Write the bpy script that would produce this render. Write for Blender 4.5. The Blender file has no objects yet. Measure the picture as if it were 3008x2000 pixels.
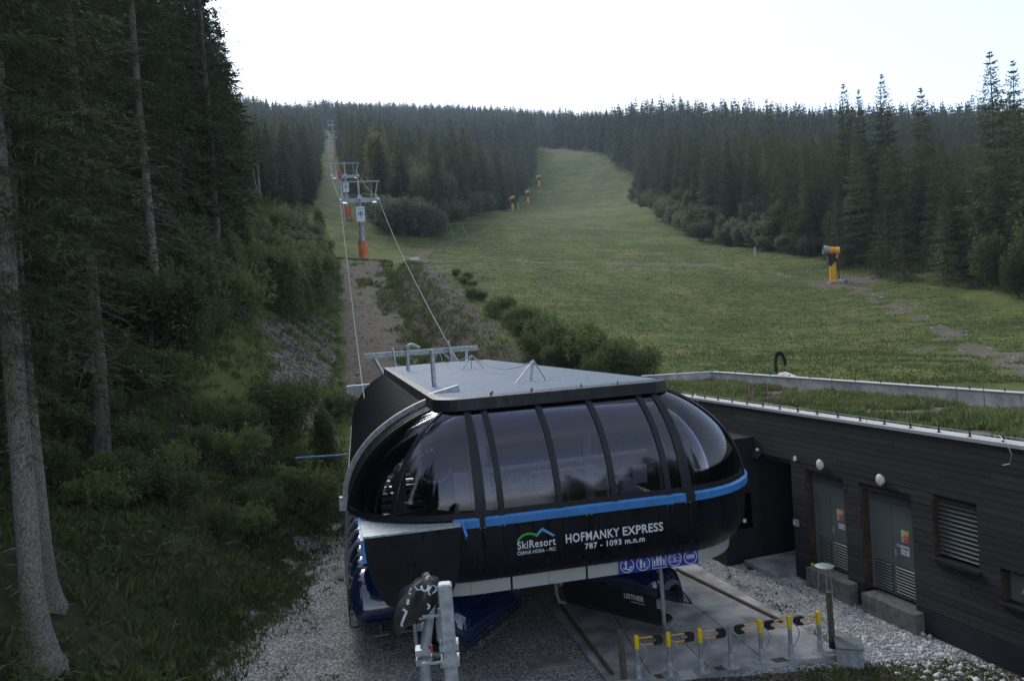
import bpy, math, random
import numpy as np
from mathutils import Matrix, Vector

# ---------------------------------------------------------------- scene, camera, sky, sun
sc = bpy.context.scene
COL = sc.collection
rng = np.random.default_rng(11)
random.seed(11)
R = math.radians
PITCH, ROLL, EYE = R(1.85), R(3.95), 8.3

cam_d = bpy.data.cameras.new('camera'); cam = bpy.data.objects.new('camera', cam_d); COL.objects.link(cam)
sc.camera = cam
cam_d.sensor_width = 36.0; cam_d.lens = 2287 / 3008 * 36.0
cam_d.clip_start = 0.3; cam_d.clip_end = 6000
_s, _c = math.sin(ROLL), math.cos(ROLL)
_up0 = Vector((0, math.sin(PITCH), math.cos(PITCH))); _fw = Vector((0, math.cos(PITCH), -math.sin(PITCH))); _x0 = Vector((1, 0, 0))
_rt = _x0 * _c - _up0 * _s; _up = _x0 * _s + _up0 * _c
cam.matrix_world = Matrix(((_rt.x, _up.x, -_fw.x, 0), (_rt.y, _up.y, -_fw.y, 0), (_rt.z, _up.z, -_fw.z, EYE), (0, 0, 0, 1)))

SUN_AZ, SUN_EL = R(-24), R(38)          # the sun stands behind cloud above the hill
w = bpy.data.worlds.new('World'); sc.world = w; w.use_nodes = True
nt = w.node_tree; nt.nodes.clear()
out = nt.nodes.new('ShaderNodeOutputWorld'); bg = nt.nodes.new('ShaderNodeBackground')
sky = nt.nodes.new('ShaderNodeTexSky'); sky.sky_type = 'NISHITA'; sky.sun_disc = False
sky.sun_elevation = SUN_EL; sky.sun_rotation = SUN_AZ; sky.altitude = 800
sky.air_density = 1.0; sky.dust_density = 2.0; sky.ozone_density = 2.0
tc = nt.nodes.new('ShaderNodeTexCoord')
mp = nt.nodes.new('ShaderNodeMapping'); mp.inputs['Scale'].default_value = (1, 1, 3.2)
nz = nt.nodes.new('ShaderNodeTexNoise'); nz.inputs['Scale'].default_value = 2.3; nz.inputs['Detail'].default_value = 7; nz.inputs['Roughness'].default_value = .55
rp = nt.nodes.new('ShaderNodeValToRGB'); rp.color_ramp.elements[0].position = .36; rp.color_ramp.elements[1].position = .62
rp.color_ramp.elements[0].color = (.42, .42, .42, 1); rp.color_ramp.elements[1].color = (1, 1, 1, 1)
mx = nt.nodes.new('ShaderNodeMix'); mx.data_type = 'RGBA'
bw = nt.nodes.new('ShaderNodeRGBToBW'); vl = nt.nodes.new('ShaderNodeMix'); vl.data_type = 'RGBA'; vl.blend_type = 'MULTIPLY'; vl.inputs['Factor'].default_value = 1
vl.inputs['B'].default_value = (.92, 1.0, 1.12, 1)      # thin veil of cloud, as bright as the sky behind it
nt.links.new(sky.outputs['Color'], bw.inputs[0]); vm = nt.nodes.new('ShaderNodeMath'); vm.operation = 'MULTIPLY_ADD'; vm.inputs[1].default_value = .40; vm.inputs[2].default_value = 1.4
nt.links.new(bw.outputs[0], vm.inputs[0]); nt.links.new(vm.outputs[0], vl.inputs['A']); nt.links.new(vl.outputs['Result'], mx.inputs['B'])
nt.links.new(tc.outputs['Generated'], mp.inputs['Vector']); nt.links.new(mp.outputs['Vector'], nz.inputs['Vector'])
nt.links.new(nz.outputs['Fac'], rp.inputs['Fac'])
nt.links.new(rp.outputs['Color'], mx.inputs['Factor']); nt.links.new(sky.outputs['Color'], mx.inputs['A'])
nt.links.new(mx.outputs['Result'], bg.inputs['Color']); bg.inputs['Strength'].default_value = 0.12
nt.links.new(bg.outputs['Background'], out.inputs['Surface'])

sun_d = bpy.data.lights.new('sun', 'SUN'); sun_d.energy = 1.0; sun_d.angle = R(30); sun_d.color = (1, .97, .93)
sun = bpy.data.objects.new('sun', sun_d); COL.objects.link(sun)
_sd = Vector((math.sin(SUN_AZ) * math.cos(SUN_EL), math.cos(SUN_AZ) * math.cos(SUN_EL), math.sin(SUN_EL)))
sun.rotation_euler = (-_sd).to_track_quat('-Z', 'Y').to_euler()
sc.view_settings.view_transform = 'Standard'; sc.view_settings.look = 'None'
sc.view_settings.gamma = 1.0; sc.view_settings.use_curve_mapping = False; sc.view_settings.exposure = 1.72

# ---------------------------------------------------------------- helpers
def tag(o, label=None, cat=None, group=None, kind=None):
    if label: o['label'] = label
    if cat: o['category'] = cat
    if group: o['group'] = group
    if kind: o['kind'] = kind
    return o

def empty(name, loc=(0, 0, 0), rz=0.0, label=None, cat=None, group=None):
    o = bpy.data.objects.new(name, None); COL.objects.link(o); o.empty_display_size = .2
    o.location = loc; o.rotation_euler = (0, 0, rz)
    return tag(o, label, cat, group)

def link(name, me, mat=None, parent=None, loc=None, rot=None, scale=None):
    o = bpy.data.objects.new(name, me); COL.objects.link(o)
    if mat is not None and len(me.materials) == 0: me.materials.append(mat)
    if parent is not None: o.parent = parent
    if loc is not None: o.location = loc
    if rot is not None: o.rotation_euler = rot
    if scale is not None: o.scale = scale
    return o

def np_mesh(name, V, F, smooth=False):
    """mesh from vertex array (n,3) and face array (m,3) or (m,4)"""
    me = bpy.data.meshes.new(name)
    V = np.ascontiguousarray(V, np.float32); F = np.ascontiguousarray(F, np.int32)
    k = F.shape[1]
    me.vertices.add(len(V)); me.vertices.foreach_set('co', V.ravel())
    me.loops.add(F.size); me.loops.foreach_set('vertex_index', F.ravel())
    me.polygons.add(len(F)); me.polygons.foreach_set('loop_start', np.arange(0, F.size, k, dtype=np.int32))
    me.polygons.foreach_set('loop_total', np.full(len(F), k, np.int32))
    if smooth: me.polygons.foreach_set('use_smooth', np.ones(len(F), bool))
    me.update(calc_edges=True); return me

class MB:
    """collects shapes; build() links them as ONE mesh object"""
    def __init__(s, org=(0, 0, 0)): s.v = []; s.f = []; s.o = org
    def add(s, vs, fs):
        n = len(s.v); s.v += [tuple(p) for p in vs]; s.f += [tuple(i + n for i in f) for f in fs]; return s
    def box(s, c, d, rz=0.0, tilt=None):
        hx, hy, hz = d[0] / 2, d[1] / 2, d[2] / 2
        P = [(x, y, z) for z in (-hz, hz) for y in (-hy, hy) for x in (-hx, hx)]
        M = Matrix.Rotation(rz, 3, 'Z')
        if tilt: M = M @ Matrix.Rotation(tilt[0], 3, tilt[1])
        P = [tuple(M @ Vector(p) + Vector(c)) for p in P]
        return s.add(P, [(0, 2, 3, 1), (4, 5, 7, 6), (0, 1, 5, 4), (2, 6, 7, 3), (0, 4, 6, 2), (1, 3, 7, 5)])
    def bbox(s, x0, x1, y0, y1, z0, z1):
        return s.box(((x0 + x1) / 2, (y0 + y1) / 2, (z0 + z1) / 2), (abs(x1 - x0), abs(y1 - y0), abs(z1 - z0)))
    def bev(s, x0, x1, y0, y1, z0, z1, b=.02):
        """box with chamfered vertical and top edges"""
        def ring(i, z): return [(x0 + i + b, y0 + i, z), (x1 - i - b, y0 + i, z), (x1 - i, y0 + i + b, z), (x1 - i, y1 - i - b, z), (x1 - i - b, y1 - i, z), (x0 + i + b, y1 - i, z), (x0 + i, y1 - i - b, z), (x0 + i, y0 + i + b, z)]
        return s.loft([ring(0, z0), ring(0, z1 - b), ring(b * .9, z1)], True, True)
    def loft(s, rings, cap0=False, cap1=False, closed=True):
        n = len(rings[0]); vs = [p for r in rings for p in r]; fs = []
        for i in range(len(rings) - 1):
            for j in range(n if closed else n - 1):
                a, b = i * n + j, i * n + (j + 1) % n; fs.append((a, b, b + n, a + n))
        if cap0: fs.append(tuple(range(n))[::-1])
        if cap1: fs.append(tuple((len(rings) - 1) * n + j for j in range(n)))
        return s.add(vs, fs)
    def prism(s, poly, z0, z1):
        return s.loft([[(p[0], p[1], z0) for p in poly], [(p[0], p[1], z1) for p in poly]], True, True)
    def tube(s, pts, r, n=8, caps=True):
        pts = [Vector(p) for p in pts]; rr = r if isinstance(r, (list, tuple)) else [r] * len(pts); rings = []
        ref = None
        for i, p in enumerate(pts):
            t = (pts[min(i + 1, len(pts) - 1)] - pts[max(i - 1, 0)])
            if t.length < 1e-9: t = Vector((0, 0, 1))
            t.normalize()
            if ref is None: ref = Vector((1, 0, 0)) if abs(t.x) < .9 else Vector((0, 1, 0))
            a = (ref - t * ref.dot(t)).normalized(); b = t.cross(a); ref = a
            rings.append([tuple(p + (a * math.cos(2 * math.pi * k / n) + b * math.sin(2 * math.pi * k / n)) * rr[i]) for k in range(n)])
        return s.loft(rings, caps, caps)
    def bar(s, a, b, wd, ht=None):
        """rectangular bar from a to b"""
        ht = ht or wd; a, b = Vector(a), Vector(b); t = (b - a).normalized()
        up = Vector((0, 0, 1)) if abs(t.z) < .95 else Vector((0, 1, 0))
        x = t.cross(up).normalized() * wd / 2; y = x.cross(t).normalized() * ht / 2
        return s.loft([[tuple(p + q) for q in (-x - y, x - y, x + y, -x + y)] for p in (a, b)], True, True)
    def sphere(s, c, r, nu=10, nv=6):
        rx, ry, rz = r if isinstance(r, (tuple, list)) else (r, r, r); rings = []
        for i in range(nv + 1):
            ph = -math.pi / 2 + math.pi * i / nv; q = max(math.cos(ph), .02)
            rings.append([(c[0] + rx * q * math.cos(2 * math.pi * k / nu), c[1] + ry * q * math.sin(2 * math.pi * k / nu), c[2] + rz * math.sin(ph)) for k in range(nu)])
        return s.loft(rings, True, True)
    def disc(s, c, r0, r1, n=24, axis='y', a0=0.0, a1=2 * math.pi, th=.004):
        """ring (r0>0) or disc, a flat band of thickness th facing -axis"""
        rings = []
        full = abs(a1 - a0) > 6.28; m = n if full else n + 1
        for q, dy in ((r1, 0), (r1, -th), (max(r0, .0005), -th), (max(r0, .0005), 0)):
            rr = []
            for k in range(m):
                t = a0 + (a1 - a0) * k / n
                rr.append((c[0] + q * math.cos(t), c[1] + dy, c[2] + q * math.sin(t)))
            rings.append(rr)
        return s.loft(rings + [rings[0]], closed=full)
    def mesh(s, name='mesh', smooth=False):
        me = bpy.data.meshes.new(name)
        me.from_pydata([(p[0] - s.o[0], p[1] - s.o[1], p[2] - s.o[2]) for p in s.v], [], s.f)
        if smooth:
            me.polygons.foreach_set('use_smooth', [True] * len(me.polygons))
            try: me.set_sharp_from_angle(angle=R(smooth if smooth > 1 else 35))
            except Exception: pass
        me.update(); return me
    def build(s, name, mat, parent=None, smooth=False, loc=None, rz=None):
        return link(name, s.mesh(name, smooth), mat, parent, loc, None if rz is None else (0, 0, rz))

def copy_tree(o, parent=None):
    c = o.copy(); COL.objects.link(c)
    if parent is not None: c.parent = parent
    for ch in list(o.children): copy_tree(ch, c)
    return c

# ---------------------------------------------------------------- materials
def mat(name, col, rough=.6, metal=0.0, var=0.0, scale=5.0, bump=0.0, bscale=None, spec=.5, stretch=None, col2=None, contrast=(.35, .65), coat=0.0, rand=0.0, detail=4, rvar=0.0):
    m = bpy.data.materials.new(name); m.use_nodes = True; n = m.node_tree; b = n.nodes['Principled BSDF']
    b.inputs['Roughness'].default_value = rough; b.inputs['Metallic'].default_value = metal
    b.inputs['Specular IOR Level'].default_value = spec; b.inputs['Coat Weight'].default_value = coat
    c = (*col, 1); b.inputs['Base Color'].default_value = c
    if var or col2 or bump or rand:
        t = n.nodes.new('ShaderNodeTexCoord'); vec = t.outputs['Object']
        if stretch:
            mpn = n.nodes.new('ShaderNodeMapping'); mpn.inputs['Scale'].default_value = stretch
            n.links.new(vec, mpn.inputs['Vector']); vec = mpn.outputs['Vector']
        last = None
        if var or col2:
            z = n.nodes.new('ShaderNodeTexNoise'); z.inputs['Scale'].default_value = scale; z.inputs['Detail'].default_value = detail
            n.links.new(vec, z.inputs['Vector'])
            r = n.nodes.new('ShaderNodeValToRGB'); r.color_ramp.elements[0].position, r.color_ramp.elements[1].position = contrast
            lo = tuple(x * (1 - var) for x in col) if col2 is None else col
            hi = tuple(min(1, x * (1 + var)) for x in col) if col2 is None else col2
            r.color_ramp.elements[0].color = (*lo, 1); r.color_ramp.elements[1].color = (*hi, 1)
            n.links.new(z.outputs['Fac'], r.inputs['Fac']); last = r.outputs['Color']
        if rand:
            oi = n.nodes.new('ShaderNodeObjectInfo'); mr = n.nodes.new('ShaderNodeMapRange')
            mr.inputs['To Min'].default_value = 1 - rand; mr.inputs['To Max'].default_value = 1 + rand
            n.links.new(oi.outputs['Random'], mr.inputs['Value'])
            ml = n.nodes.new('ShaderNodeMix'); ml.data_type = 'RGBA'; ml.blend_type = 'MULTIPLY'; ml.inputs['Factor'].default_value = 1
            if last is None: ml.inputs['A'].default_value = c
            else: n.links.new(last, ml.inputs['A'])
            n.links.new(mr.outputs['Result'], ml.inputs['B']); last = ml.outputs['Result']
        if last is not None: n.links.new(last, b.inputs['Base Color'])
        if rvar:   # dust and rain streaks change the gloss
            ms = n.nodes.new('ShaderNodeMapping'); ms.inputs['Scale'].default_value = (7, 7, .8); n.links.new(t.outputs['Object'], ms.inputs['Vector'])
            zr = n.nodes.new('ShaderNodeTexNoise'); zr.inputs['Scale'].default_value = 1.0; zr.inputs['Detail'].default_value = 6; n.links.new(ms.outputs['Vector'], zr.inputs['Vector'])
            mr2 = n.nodes.new('ShaderNodeMapRange'); mr2.inputs['From Min'].default_value = .3; mr2.inputs['From Max'].default_value = .7; mr2.inputs['To Min'].default_value = max(.02, rough - rvar); mr2.inputs['To Max'].default_value = rough + rvar
            n.links.new(zr.outputs['Fac'], mr2.inputs['Value']); n.links.new(mr2.outputs['Result'], b.inputs['Roughness'])
        if bump:
            z2 = n.nodes.new('ShaderNodeTexNoise'); z2.inputs['Scale'].default_value = bscale or scale * 4; z2.inputs['Detail'].default_value = 3
            n.links.new(vec, z2.inputs['Vector']); bp = n.nodes.new('ShaderNodeBump'); bp.inputs['Strength'].default_value = bump; bp.inputs['Distance'].default_value = .02
            n.links.new(z2.outputs['Fac'], bp.inputs['Height']); n.links.new(bp.outputs['Normal'], b.inputs['Normal'])
    return m

def leaf_mat(name, lo, hi, trans=.25, scale=.9, rand=.25, tip=None):
    """matt foliage: noise between two greens, a little light let through, each plant a shade of its own"""
    m = bpy.data.materials.new(name); m.use_nodes = True; n = m.node_tree; n.nodes.clear()
    o = n.nodes.new('ShaderNodeOutputMaterial'); d = n.nodes.new('ShaderNodeBsdfPrincipled'); d.inputs['Roughness'].default_value = .75; d.inputs['Specular IOR Level'].default_value = .2
    t = n.nodes.new('ShaderNodeBsdfTranslucent'); mxs = n.nodes.new('ShaderNodeMixShader'); mxs.inputs['Fac'].default_value = trans
    tcn = n.nodes.new('ShaderNodeTexCoord'); z = n.nodes.new('ShaderNodeTexNoise'); z.inputs['Scale'].default_value = scale; z.inputs['Detail'].default_value = 5; z.inputs['Roughness'].default_value = .7
    r = n.nodes.new('ShaderNodeValToRGB'); r.color_ramp.elements[0].position = .33; r.color_ramp.elements[1].position = .67
    r.color_ramp.elements[0].color = (*lo, 1); r.color_ramp.elements[1].color = (*hi, 1)
    oi = n.nodes.new('ShaderNodeObjectInfo'); mr = n.nodes.new('ShaderNodeMapRange'); mr.inputs['To Min'].default_value = 1 - rand; mr.inputs['To Max'].default_value = 1 + rand
    ml = n.nodes.new('ShaderNodeMix'); ml.data_type = 'RGBA'; ml.blend_type = 'MULTIPLY'; ml.inputs['Factor'].default_value = 1
    n.links.new(tcn.outputs['Object'], z.inputs['Vector']); n.links.new(z.outputs['Fac'], r.inputs['Fac'])
    n.links.new(oi.outputs['Random'], mr.inputs['Value']); n.links.new(r.outputs['Color'], ml.inputs['A']); n.links.new(mr.outputs['Result'], ml.inputs['B'])
    n.links.new(ml.outputs['Result'], d.inputs['Base Color']); n.links.new(ml.outputs['Result'], t.inputs['Color'])
    n.links.new(d.outputs[0], mxs.inputs[1]); n.links.new(t.outputs[0], mxs.inputs[2]); n.links.new(mxs.outputs[0], o.inputs['Surface'])
    return m

M = {}
M['needle'] = leaf_mat('shaded spruce needles', (.021, .034, .016), (.066, .080, .031), .15, 1.3, .3)  # darker needle copy: the left wood's shade is put into the colour
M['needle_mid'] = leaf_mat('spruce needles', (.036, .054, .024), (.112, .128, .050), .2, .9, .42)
M['needle_far'] = leaf_mat('far spruce needles', (.036, .056, .026), (.090, .106, .048), .15, .35, .4)
M['bark'] = mat('spruce bark', (.075, .066, .058), .95, var=.5, scale=6, bump=.8, bscale=14, stretch=(1, 1, .25))
M['bark_pale'] = mat('pale bark', (.20, .19, .165), .95, var=.4, scale=5, bump=.6, bscale=12, stretch=(1, 1, .3))
M['bark_grey'] = mat('lichen grey bark', (.155, .145, .128), .95, var=.55, scale=22, bump=1.0, bscale=40, stretch=(1, 1, .75), detail=9)
M['leaf_dark'] = leaf_mat('dark tree leaves', (.038, .064, .022), (.092, .120, .040), .25, .8, .3)
M['deadwood'] = mat('dead grey twigs', (.13, .12, .11), .95, var=.3, scale=8)
M['leaf'] = leaf_mat('shrub leaves', (.066, .100, .034), (.145, .175, .064), .35, 1.4, .3)
M['leaf_willow'] = leaf_mat('grey green willow leaves', (.085, .115, .060), (.175, .205, .110), .35, 1.1, .25)
M['leaf_olive'] = leaf_mat('yellowish birch leaves', (.10, .105, .040), (.20, .19, .080), .3, .5, .15)
M['grass'] = leaf_mat('grass blades', (.066, .092, .027), (.112, .128, .042), .3, .22, 0)
M['weed'] = leaf_mat('weeds', (.046, .072, .024), (.108, .126, .044), .3, .5, 0)
M['galv'] = mat('galvanised steel', (.34, .37, .39), .58, .45, var=.22, scale=9, bump=.08, bscale=60)
M['steel'] = mat('grey painted steel', (.28, .305, .325), .5, .3, var=.1, scale=3)
M['black'] = mat('black cladding sheet', (.005, .006, .009), .36, var=.5, scale=2.5, spec=.24, rvar=.16)
M['blackrail'] = mat('black aluminium profile', (.008, .010, .013), .45, spec=.3)
M['side'] = mat('dark glossy side sheet', (.024, .022, .017), .2, var=.4, scale=1.5, spec=.5, rvar=.1)  # olive brown of the reflected forest is put into the base colour
M['blue'] = mat('blue band paint', (.030, .17, .42), .4, var=.16, scale=3, rvar=.12)
M['bubble'] = mat('dark blue tinted bubble', (.003, .013, .060), .07, coat=.7, spec=.7)
M['rubber'] = mat('black rubber', (.008, .008, .009), .6)
M['valance'] = mat('pale grey valance sheet', (.38, .38, .37), .6, var=.07, scale=1.5)
M['roofmetal'] = mat('ribbed roof sheet', (.19, .225, .265), .45, .35, rvar=.12, var=.12, scale=.9, stretch=(1, 6, 1))
M['white'] = mat('white paint', (.62, .63, .63), .5)
M['print'] = mat('white lettering', (.62, .64, .68), .5)
M['print_green'] = mat('green print', (.05, .32, .04), .5)
M['print_blue'] = mat('light blue print', (.08, .34, .66), .5)
M['sign_blue'] = mat('blue sign face', (.02, .035, .30), .4)
M['sign_red'] = mat('red sign face', (.45, .02, .02), .5)
M['sign_yellow'] = mat('yellow sign face', (.70, .50, .02), .5)
M['yellow'] = mat('yellow plastic', (.66, .48, .012), .4, var=.1, scale=4)
M['gunyellow'] = mat('snow gun yellow', (.72, .34, .012), .45, var=.12, scale=2)
M['orange'] = mat('orange padding', (.62, .13, .02), .6, var=.25, scale=1.2)
M['concrete'] = mat('concrete', (.29, .29, .285), .85, var=.42, scale=1.3, bump=.25, bscale=40, detail=8)
M['parapet'] = mat('pale parapet concrete', (.36, .37, .37), .8, var=.25, scale=2.2, bump=.2, bscale=30, detail=8)
M['plank'] = mat('charred larch plank', (.009, .0095, .011), .85, col2=(.036, .035, .035), scale=3.5, bump=.7, bscale=30, stretch=(.35, 4, 4), rand=.45, contrast=(.3, .75), detail=8)
M['plank_edge'] = mat('brown wood reveal', (.050, .025, .013), .8, var=.55, scale=7, bump=.4, bscale=30, rand=.4)
M['plinth'] = mat('dark plinth sheet', (.013, .015, .021), .5, var=.15, scale=2)
M['anthracite'] = mat('anthracite sheet', (.014, .016, .020), .5, spec=.3)
M['doorgreen'] = mat('green grey door paint', (.115, .135, .130), .55, var=.08, scale=1.5)
M['louvre'] = mat('grey green louvre', (.11, .125, .12), .5, .2)
M['dark'] = mat('dark recess', (.006, .006, .007), .9)
M['wood'] = mat('weathered post', (.085, .070, .055), .9, var=.35, scale=6, stretch=(4, 4, .6), bump=.4)
M['rust'] = mat('brown rail', (.10, .070, .045), .8, var=.3, scale=5)
M['checker'] = mat('checker plate', (.20, .20, .19), .5, .5, var=.25, scale=6)
M['mat'] = mat('black rubber mat', (.010, .010, .011), .9, bump=.4, bscale=80)
M['soil'] = mat('soil', (.07, .055, .04), .95, var=.4, scale=2.5, bump=.5)
M['stone'] = mat('pale stones', (.46, .46, .46), .9, var=.3, scale=3, rand=0)
M['rockgrey'] = mat('grey rock', (.17, .155, .14), .9, var=.35, scale=2)
M['interior_pale'] = mat('pale interior steel', (.60, .57, .60), .6)
M['blind'] = mat('grey roller blind', (.20, .17, .19), .8, var=.1, scale=1)
M['sleeve'] = mat('pale grey post foot', (.34, .36, .37), .6, var=.2, scale=8)
M['lamp'] = mat('lamp glass', (.70, .70, .66), .3)
M['garland'] = leaf_mat('artificial fir garland', (.010, .035, .024), (.024, .065, .050), .1, 6, 0)
M['cloth'] = mat('off white cloth', (.52, .46, .43), .9, var=.12, scale=4)
M['blackcloth'] = mat('black plastic cover', (.012, .012, .013), .35, spec=.6)
M['rope'] = mat('steel rope', (.30, .31, .32), .9, spec=.15)
M['pinkflower'] = mat('foxglove bells', (.42, .16, .28), .8, var=.3, scale=20)
M['paper'] = mat('white map board', (.60, .62, .62), .6)
M['gunnozzle'] = mat('grey nozzle ring', (.22, .27, .32), .5, .2)
M['redpaint'] = mat('red paint', (.42, .03, .03), .5)

def glass_mat(name, tint, refl=1.0):
    m = bpy.data.materials.new(name); m.use_nodes = True; n = m.node_tree; n.nodes.clear()
    o = n.nodes.new('ShaderNodeOutputMaterial'); tr = n.nodes.new('ShaderNodeBsdfTransparent'); tr.inputs['Color'].default_value = (*tint, 1)
    g = n.nodes.new('ShaderNodeBsdfGlossy'); g.inputs['Roughness'].default_value = .03; g.inputs['Color'].default_value = (.90, .92, 1, 1)
    fr = n.nodes.new('ShaderNodeFresnel'); fr.inputs['IOR'].default_value = 1.52
    mt = n.nodes.new('ShaderNodeMath'); mt.operation = 'MULTIPLY'; mt.inputs[1].default_value = refl; mt.use_clamp = True
    s = n.nodes.new('ShaderNodeMixShader')
    n.links.new(fr.outputs[0], mt.inputs[0]); n.links.new(mt.outputs[0], s.inputs['Fac']); n.links.new(tr.outputs[0], s.inputs[1]); n.links.new(g.outputs[0], s.inputs[2]); n.links.new(s.outputs[0], o.inputs['Surface'])
    return m
M['glass'] = glass_mat('smoked acrylic glass', (.62, .60, .66), 1.15)
M['glass_dark'] = glass_mat('dark window glass', (.12, .12, .14), 1.0)

# ---------------------------------------------------------------- terrain shape
CA,SA=np.cos(np.radians(11.8)),np.sin(np.radians(11.8))
CP=np.array([(-15,28,3.8),(-9.5,13,3.4),(-9,5,3),(-25,20,7.5),(-16,40,8.6),(-15,45,9.6),(-24,40,12.5),(-15.5,55,11.6),(-25,60,16),(-19,75,15.5),(-28,90,20.0),(-45,60,24),(-60,110,33),
(-20,110,17.5),(-31,157,30),(-68,327,78.6),(-98.6,471,120.6),(-60,157,40),(-110,327,85),(-170,471,140),
(0,100,14.8),(10,100,13.6),(-8,80,12.2),(3,75,9.3),(8,57,5.6),(12,45,4.35),(17,33,4.1),(2,50,5.6),(-3,65,8.6),(39.6,95,9.7),(29,45,3.9),(22,30,3.6),(40,60,5.0),(55,60,6.5),(60,95,12),
(2.2,261,42.9),(9,313,53),(16,356,66.2),(24.4,483,108.8),(30,160,23),(5,160,26),(47,130,17.5),(80,200,36),(140,300,56),(140,430,93),(180,380,77.5),(195,350,69),(-20,261,48),(100,420,98),
(-300,900,245),(-150,900,240),(0,900,226),(150,900,197),(330,700,136),(500,800,152),(-500,700,230),(300,900,176),(60,620,146),(-120,620,165),
(-40,-20,9),(-20,0,6),(15,0,0),(40,0,0),(60,20,2),(0,-40,0),(0,0,0),(0,25,1.5),(4,35,3.2),(200,1300,290),(-300,1300,330),(0,1300,310),(600,1200,240),(300,300,55),(400,100,40),(-300,300,120),(-300,60,80)],float)
S=100.
def _phi(r2): return np.where(r2>0,r2*np.log(np.maximum(r2,1e-12))*.5,0)
def tps():
    P=CP[:,:2]/S;n=len(P)
    d2=((P[:,None]-P[None])**2).sum(-1)
    K=_phi(d2)+np.eye(n)*2e-4
    Q=np.c_[np.ones(n),P];M=np.block([[K,Q],[Q.T,np.zeros((3,3))]])
    return np.linalg.solve(M,np.r_[CP[:,2],0,0,0])
Wt=tps()
def nat(x,y):
    x=np.asarray(x,float);y=np.asarray(y,float);sh=x.shape
    X=np.c_[x.ravel(),y.ravel()]/S;out=np.empty(len(X));P=CP[:,:2]/S
    for i in range(0,len(X),20000):
        c=X[i:i+20000];d2=((c[:,None]-P[None])**2).sum(-1)
        out[i:i+20000]=_phi(d2)@Wt[:-3]+np.c_[np.ones(len(c)),c]@Wt[-3:]
    return out.reshape(sh)
PAD=np.array([(-7.6,33),(-8.2,27),(-7.7,24),(-8.3,21),(-7.2,14),(-6,-30),(18,-30),(16,23.5),(10,37),(2,37.5),(-6,36)],float)
def sdpoly(x,y,poly):
    x=np.asarray(x,float);y=np.asarray(y,float);d=np.full(x.shape,1e9);ins=np.zeros(x.shape,bool)
    n=len(poly)
    for i in range(n):
        a=poly[i];b=poly[(i+1)%n];e=b-a
        t=np.clip(((x-a[0])*e[0]+(y-a[1])*e[1])/(e@e),0,1)
        d=np.minimum(d,np.hypot(x-a[0]-t*e[0],y-a[1]-t*e[1]))
        c=((a[1]>y)!=(b[1]>y))&(x<(b[0]-a[0])*(y-a[1])/(b[1]-a[1]+1e-12)+a[0]); ins^=c
    return np.where(ins,-d,d)
def height(x,y):
    x=np.asarray(x,float);y=np.asarray(y,float)
    N=nat(x,y)
    u=x*CA+y*SA;v=-x*SA+y*CA
    fl=np.maximum(0,.232*(v-34.5)); 
    side=np.abs(u-2.4)-3.4
    sl=np.where(u<2.4,.85,.8)
    ch=np.where((v>25)&(v<130),fl+sl*np.maximum(side,0),1e9)
    h=np.minimum(N,ch)
    sd=sdpoly(x,y,PAD); k=np.where(x>5,5.,.75)
    return np.minimum(h,np.maximum(sd,0)*k) if True else h

# ---------------------------------------------------------------- terrain mesh
def axis(lo, f0, f1, hi, step, gl, gh):
    a = list(np.arange(f0, f1 + 1e-6, step)); s = step; p = f0; left = []
    while p > lo: s *= gl; p -= s; left.append(p)
    s = step; p = f1; right = []
    while p < hi: s *= gh; p += s; right.append(p)
    return np.array(left[::-1] + a + right)
TX = axis(-900, -24, 30, 1000, .4, 1.06, 1.06); TY = axis(-80, 10, 75, 1500, .4, 1.15, 1.02)
GX, GY = np.meshgrid(TX, TY)
def vnoise(x, y, s, seed=0):
    """smooth value noise in plan, 0..1"""
    x = np.asarray(x, float) / s + 917.3; y = np.asarray(y, float) / s + 331.7
    xi = np.floor(x).astype(np.int64); yi = np.floor(y).astype(np.int64); fx = x - xi; fy = y - yi
    fx = fx * fx * (3 - 2 * fx); fy = fy * fy * (3 - 2 * fy)
    def h(a, b):
        n = (a * 374761393 + b * 668265263 + seed * 1442695041) & 0x7fffffff
        n = ((n ^ (n >> 13)) * 1274126177) & 0x7fffffff
        return ((n ^ (n >> 16)) & 0xffff) / 65535.0
    return (h(xi, yi) * (1 - fx) + h(xi + 1, yi) * fx) * (1 - fy) + (h(xi, yi + 1) * (1 - fx) + h(xi + 1, yi + 1) * fx) * fy
def fbm(x, y, s, seed=0, o=4):
    r = 0; a = 1; t = 0
    for i in range(o): r = r + a * vnoise(x, y, s / 2 ** i, seed + i); t += a; a *= .55
    return r / t
def polyd(x, y, pts):
    d = np.full(np.shape(x), 1e9)
    for a, b in zip(pts[:-1], pts[1:]):
        a = np.array(a, float); e = np.array(b, float) - a
        t = np.clip(((x - a[0]) * e[0] + (y - a[1]) * e[1]) / (e @ e), 0, 1)
        d = np.minimum(d, np.hypot(x - a[0] - t * e[0], y - a[1] - t * e[1]))
    return d
def ground(x, y):
    """terrain height with its small bumps"""
    h = height(x, y); pd = sdpoly(x, y, PAD)
    k = np.clip(pd / 3, 0, 1)
    return h + k * (fbm(x, y, 3.2, 5) - .5) * .5 + k * np.clip((y - 60) / 100, 0, 1) * (fbm(x, y, 22, 9) - .5) * 1.6
GZ = ground(GX, GY)
GZ = np.where(sdpoly(GX, GY, PAD) < 0, 0.0, GZ)
ny, nx = GX.shape
idx = np.arange(nx * ny).reshape(ny, nx)
TF = np.stack([idx[:-1, :-1], idx[:-1, 1:], idx[1:, 1:], idx[1:, :-1]], -1).reshape(-1, 4)
tme = np_mesh('terrain', np.c_[GX.ravel(), GY.ravel(), GZ.ravel()], TF, True)

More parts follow.
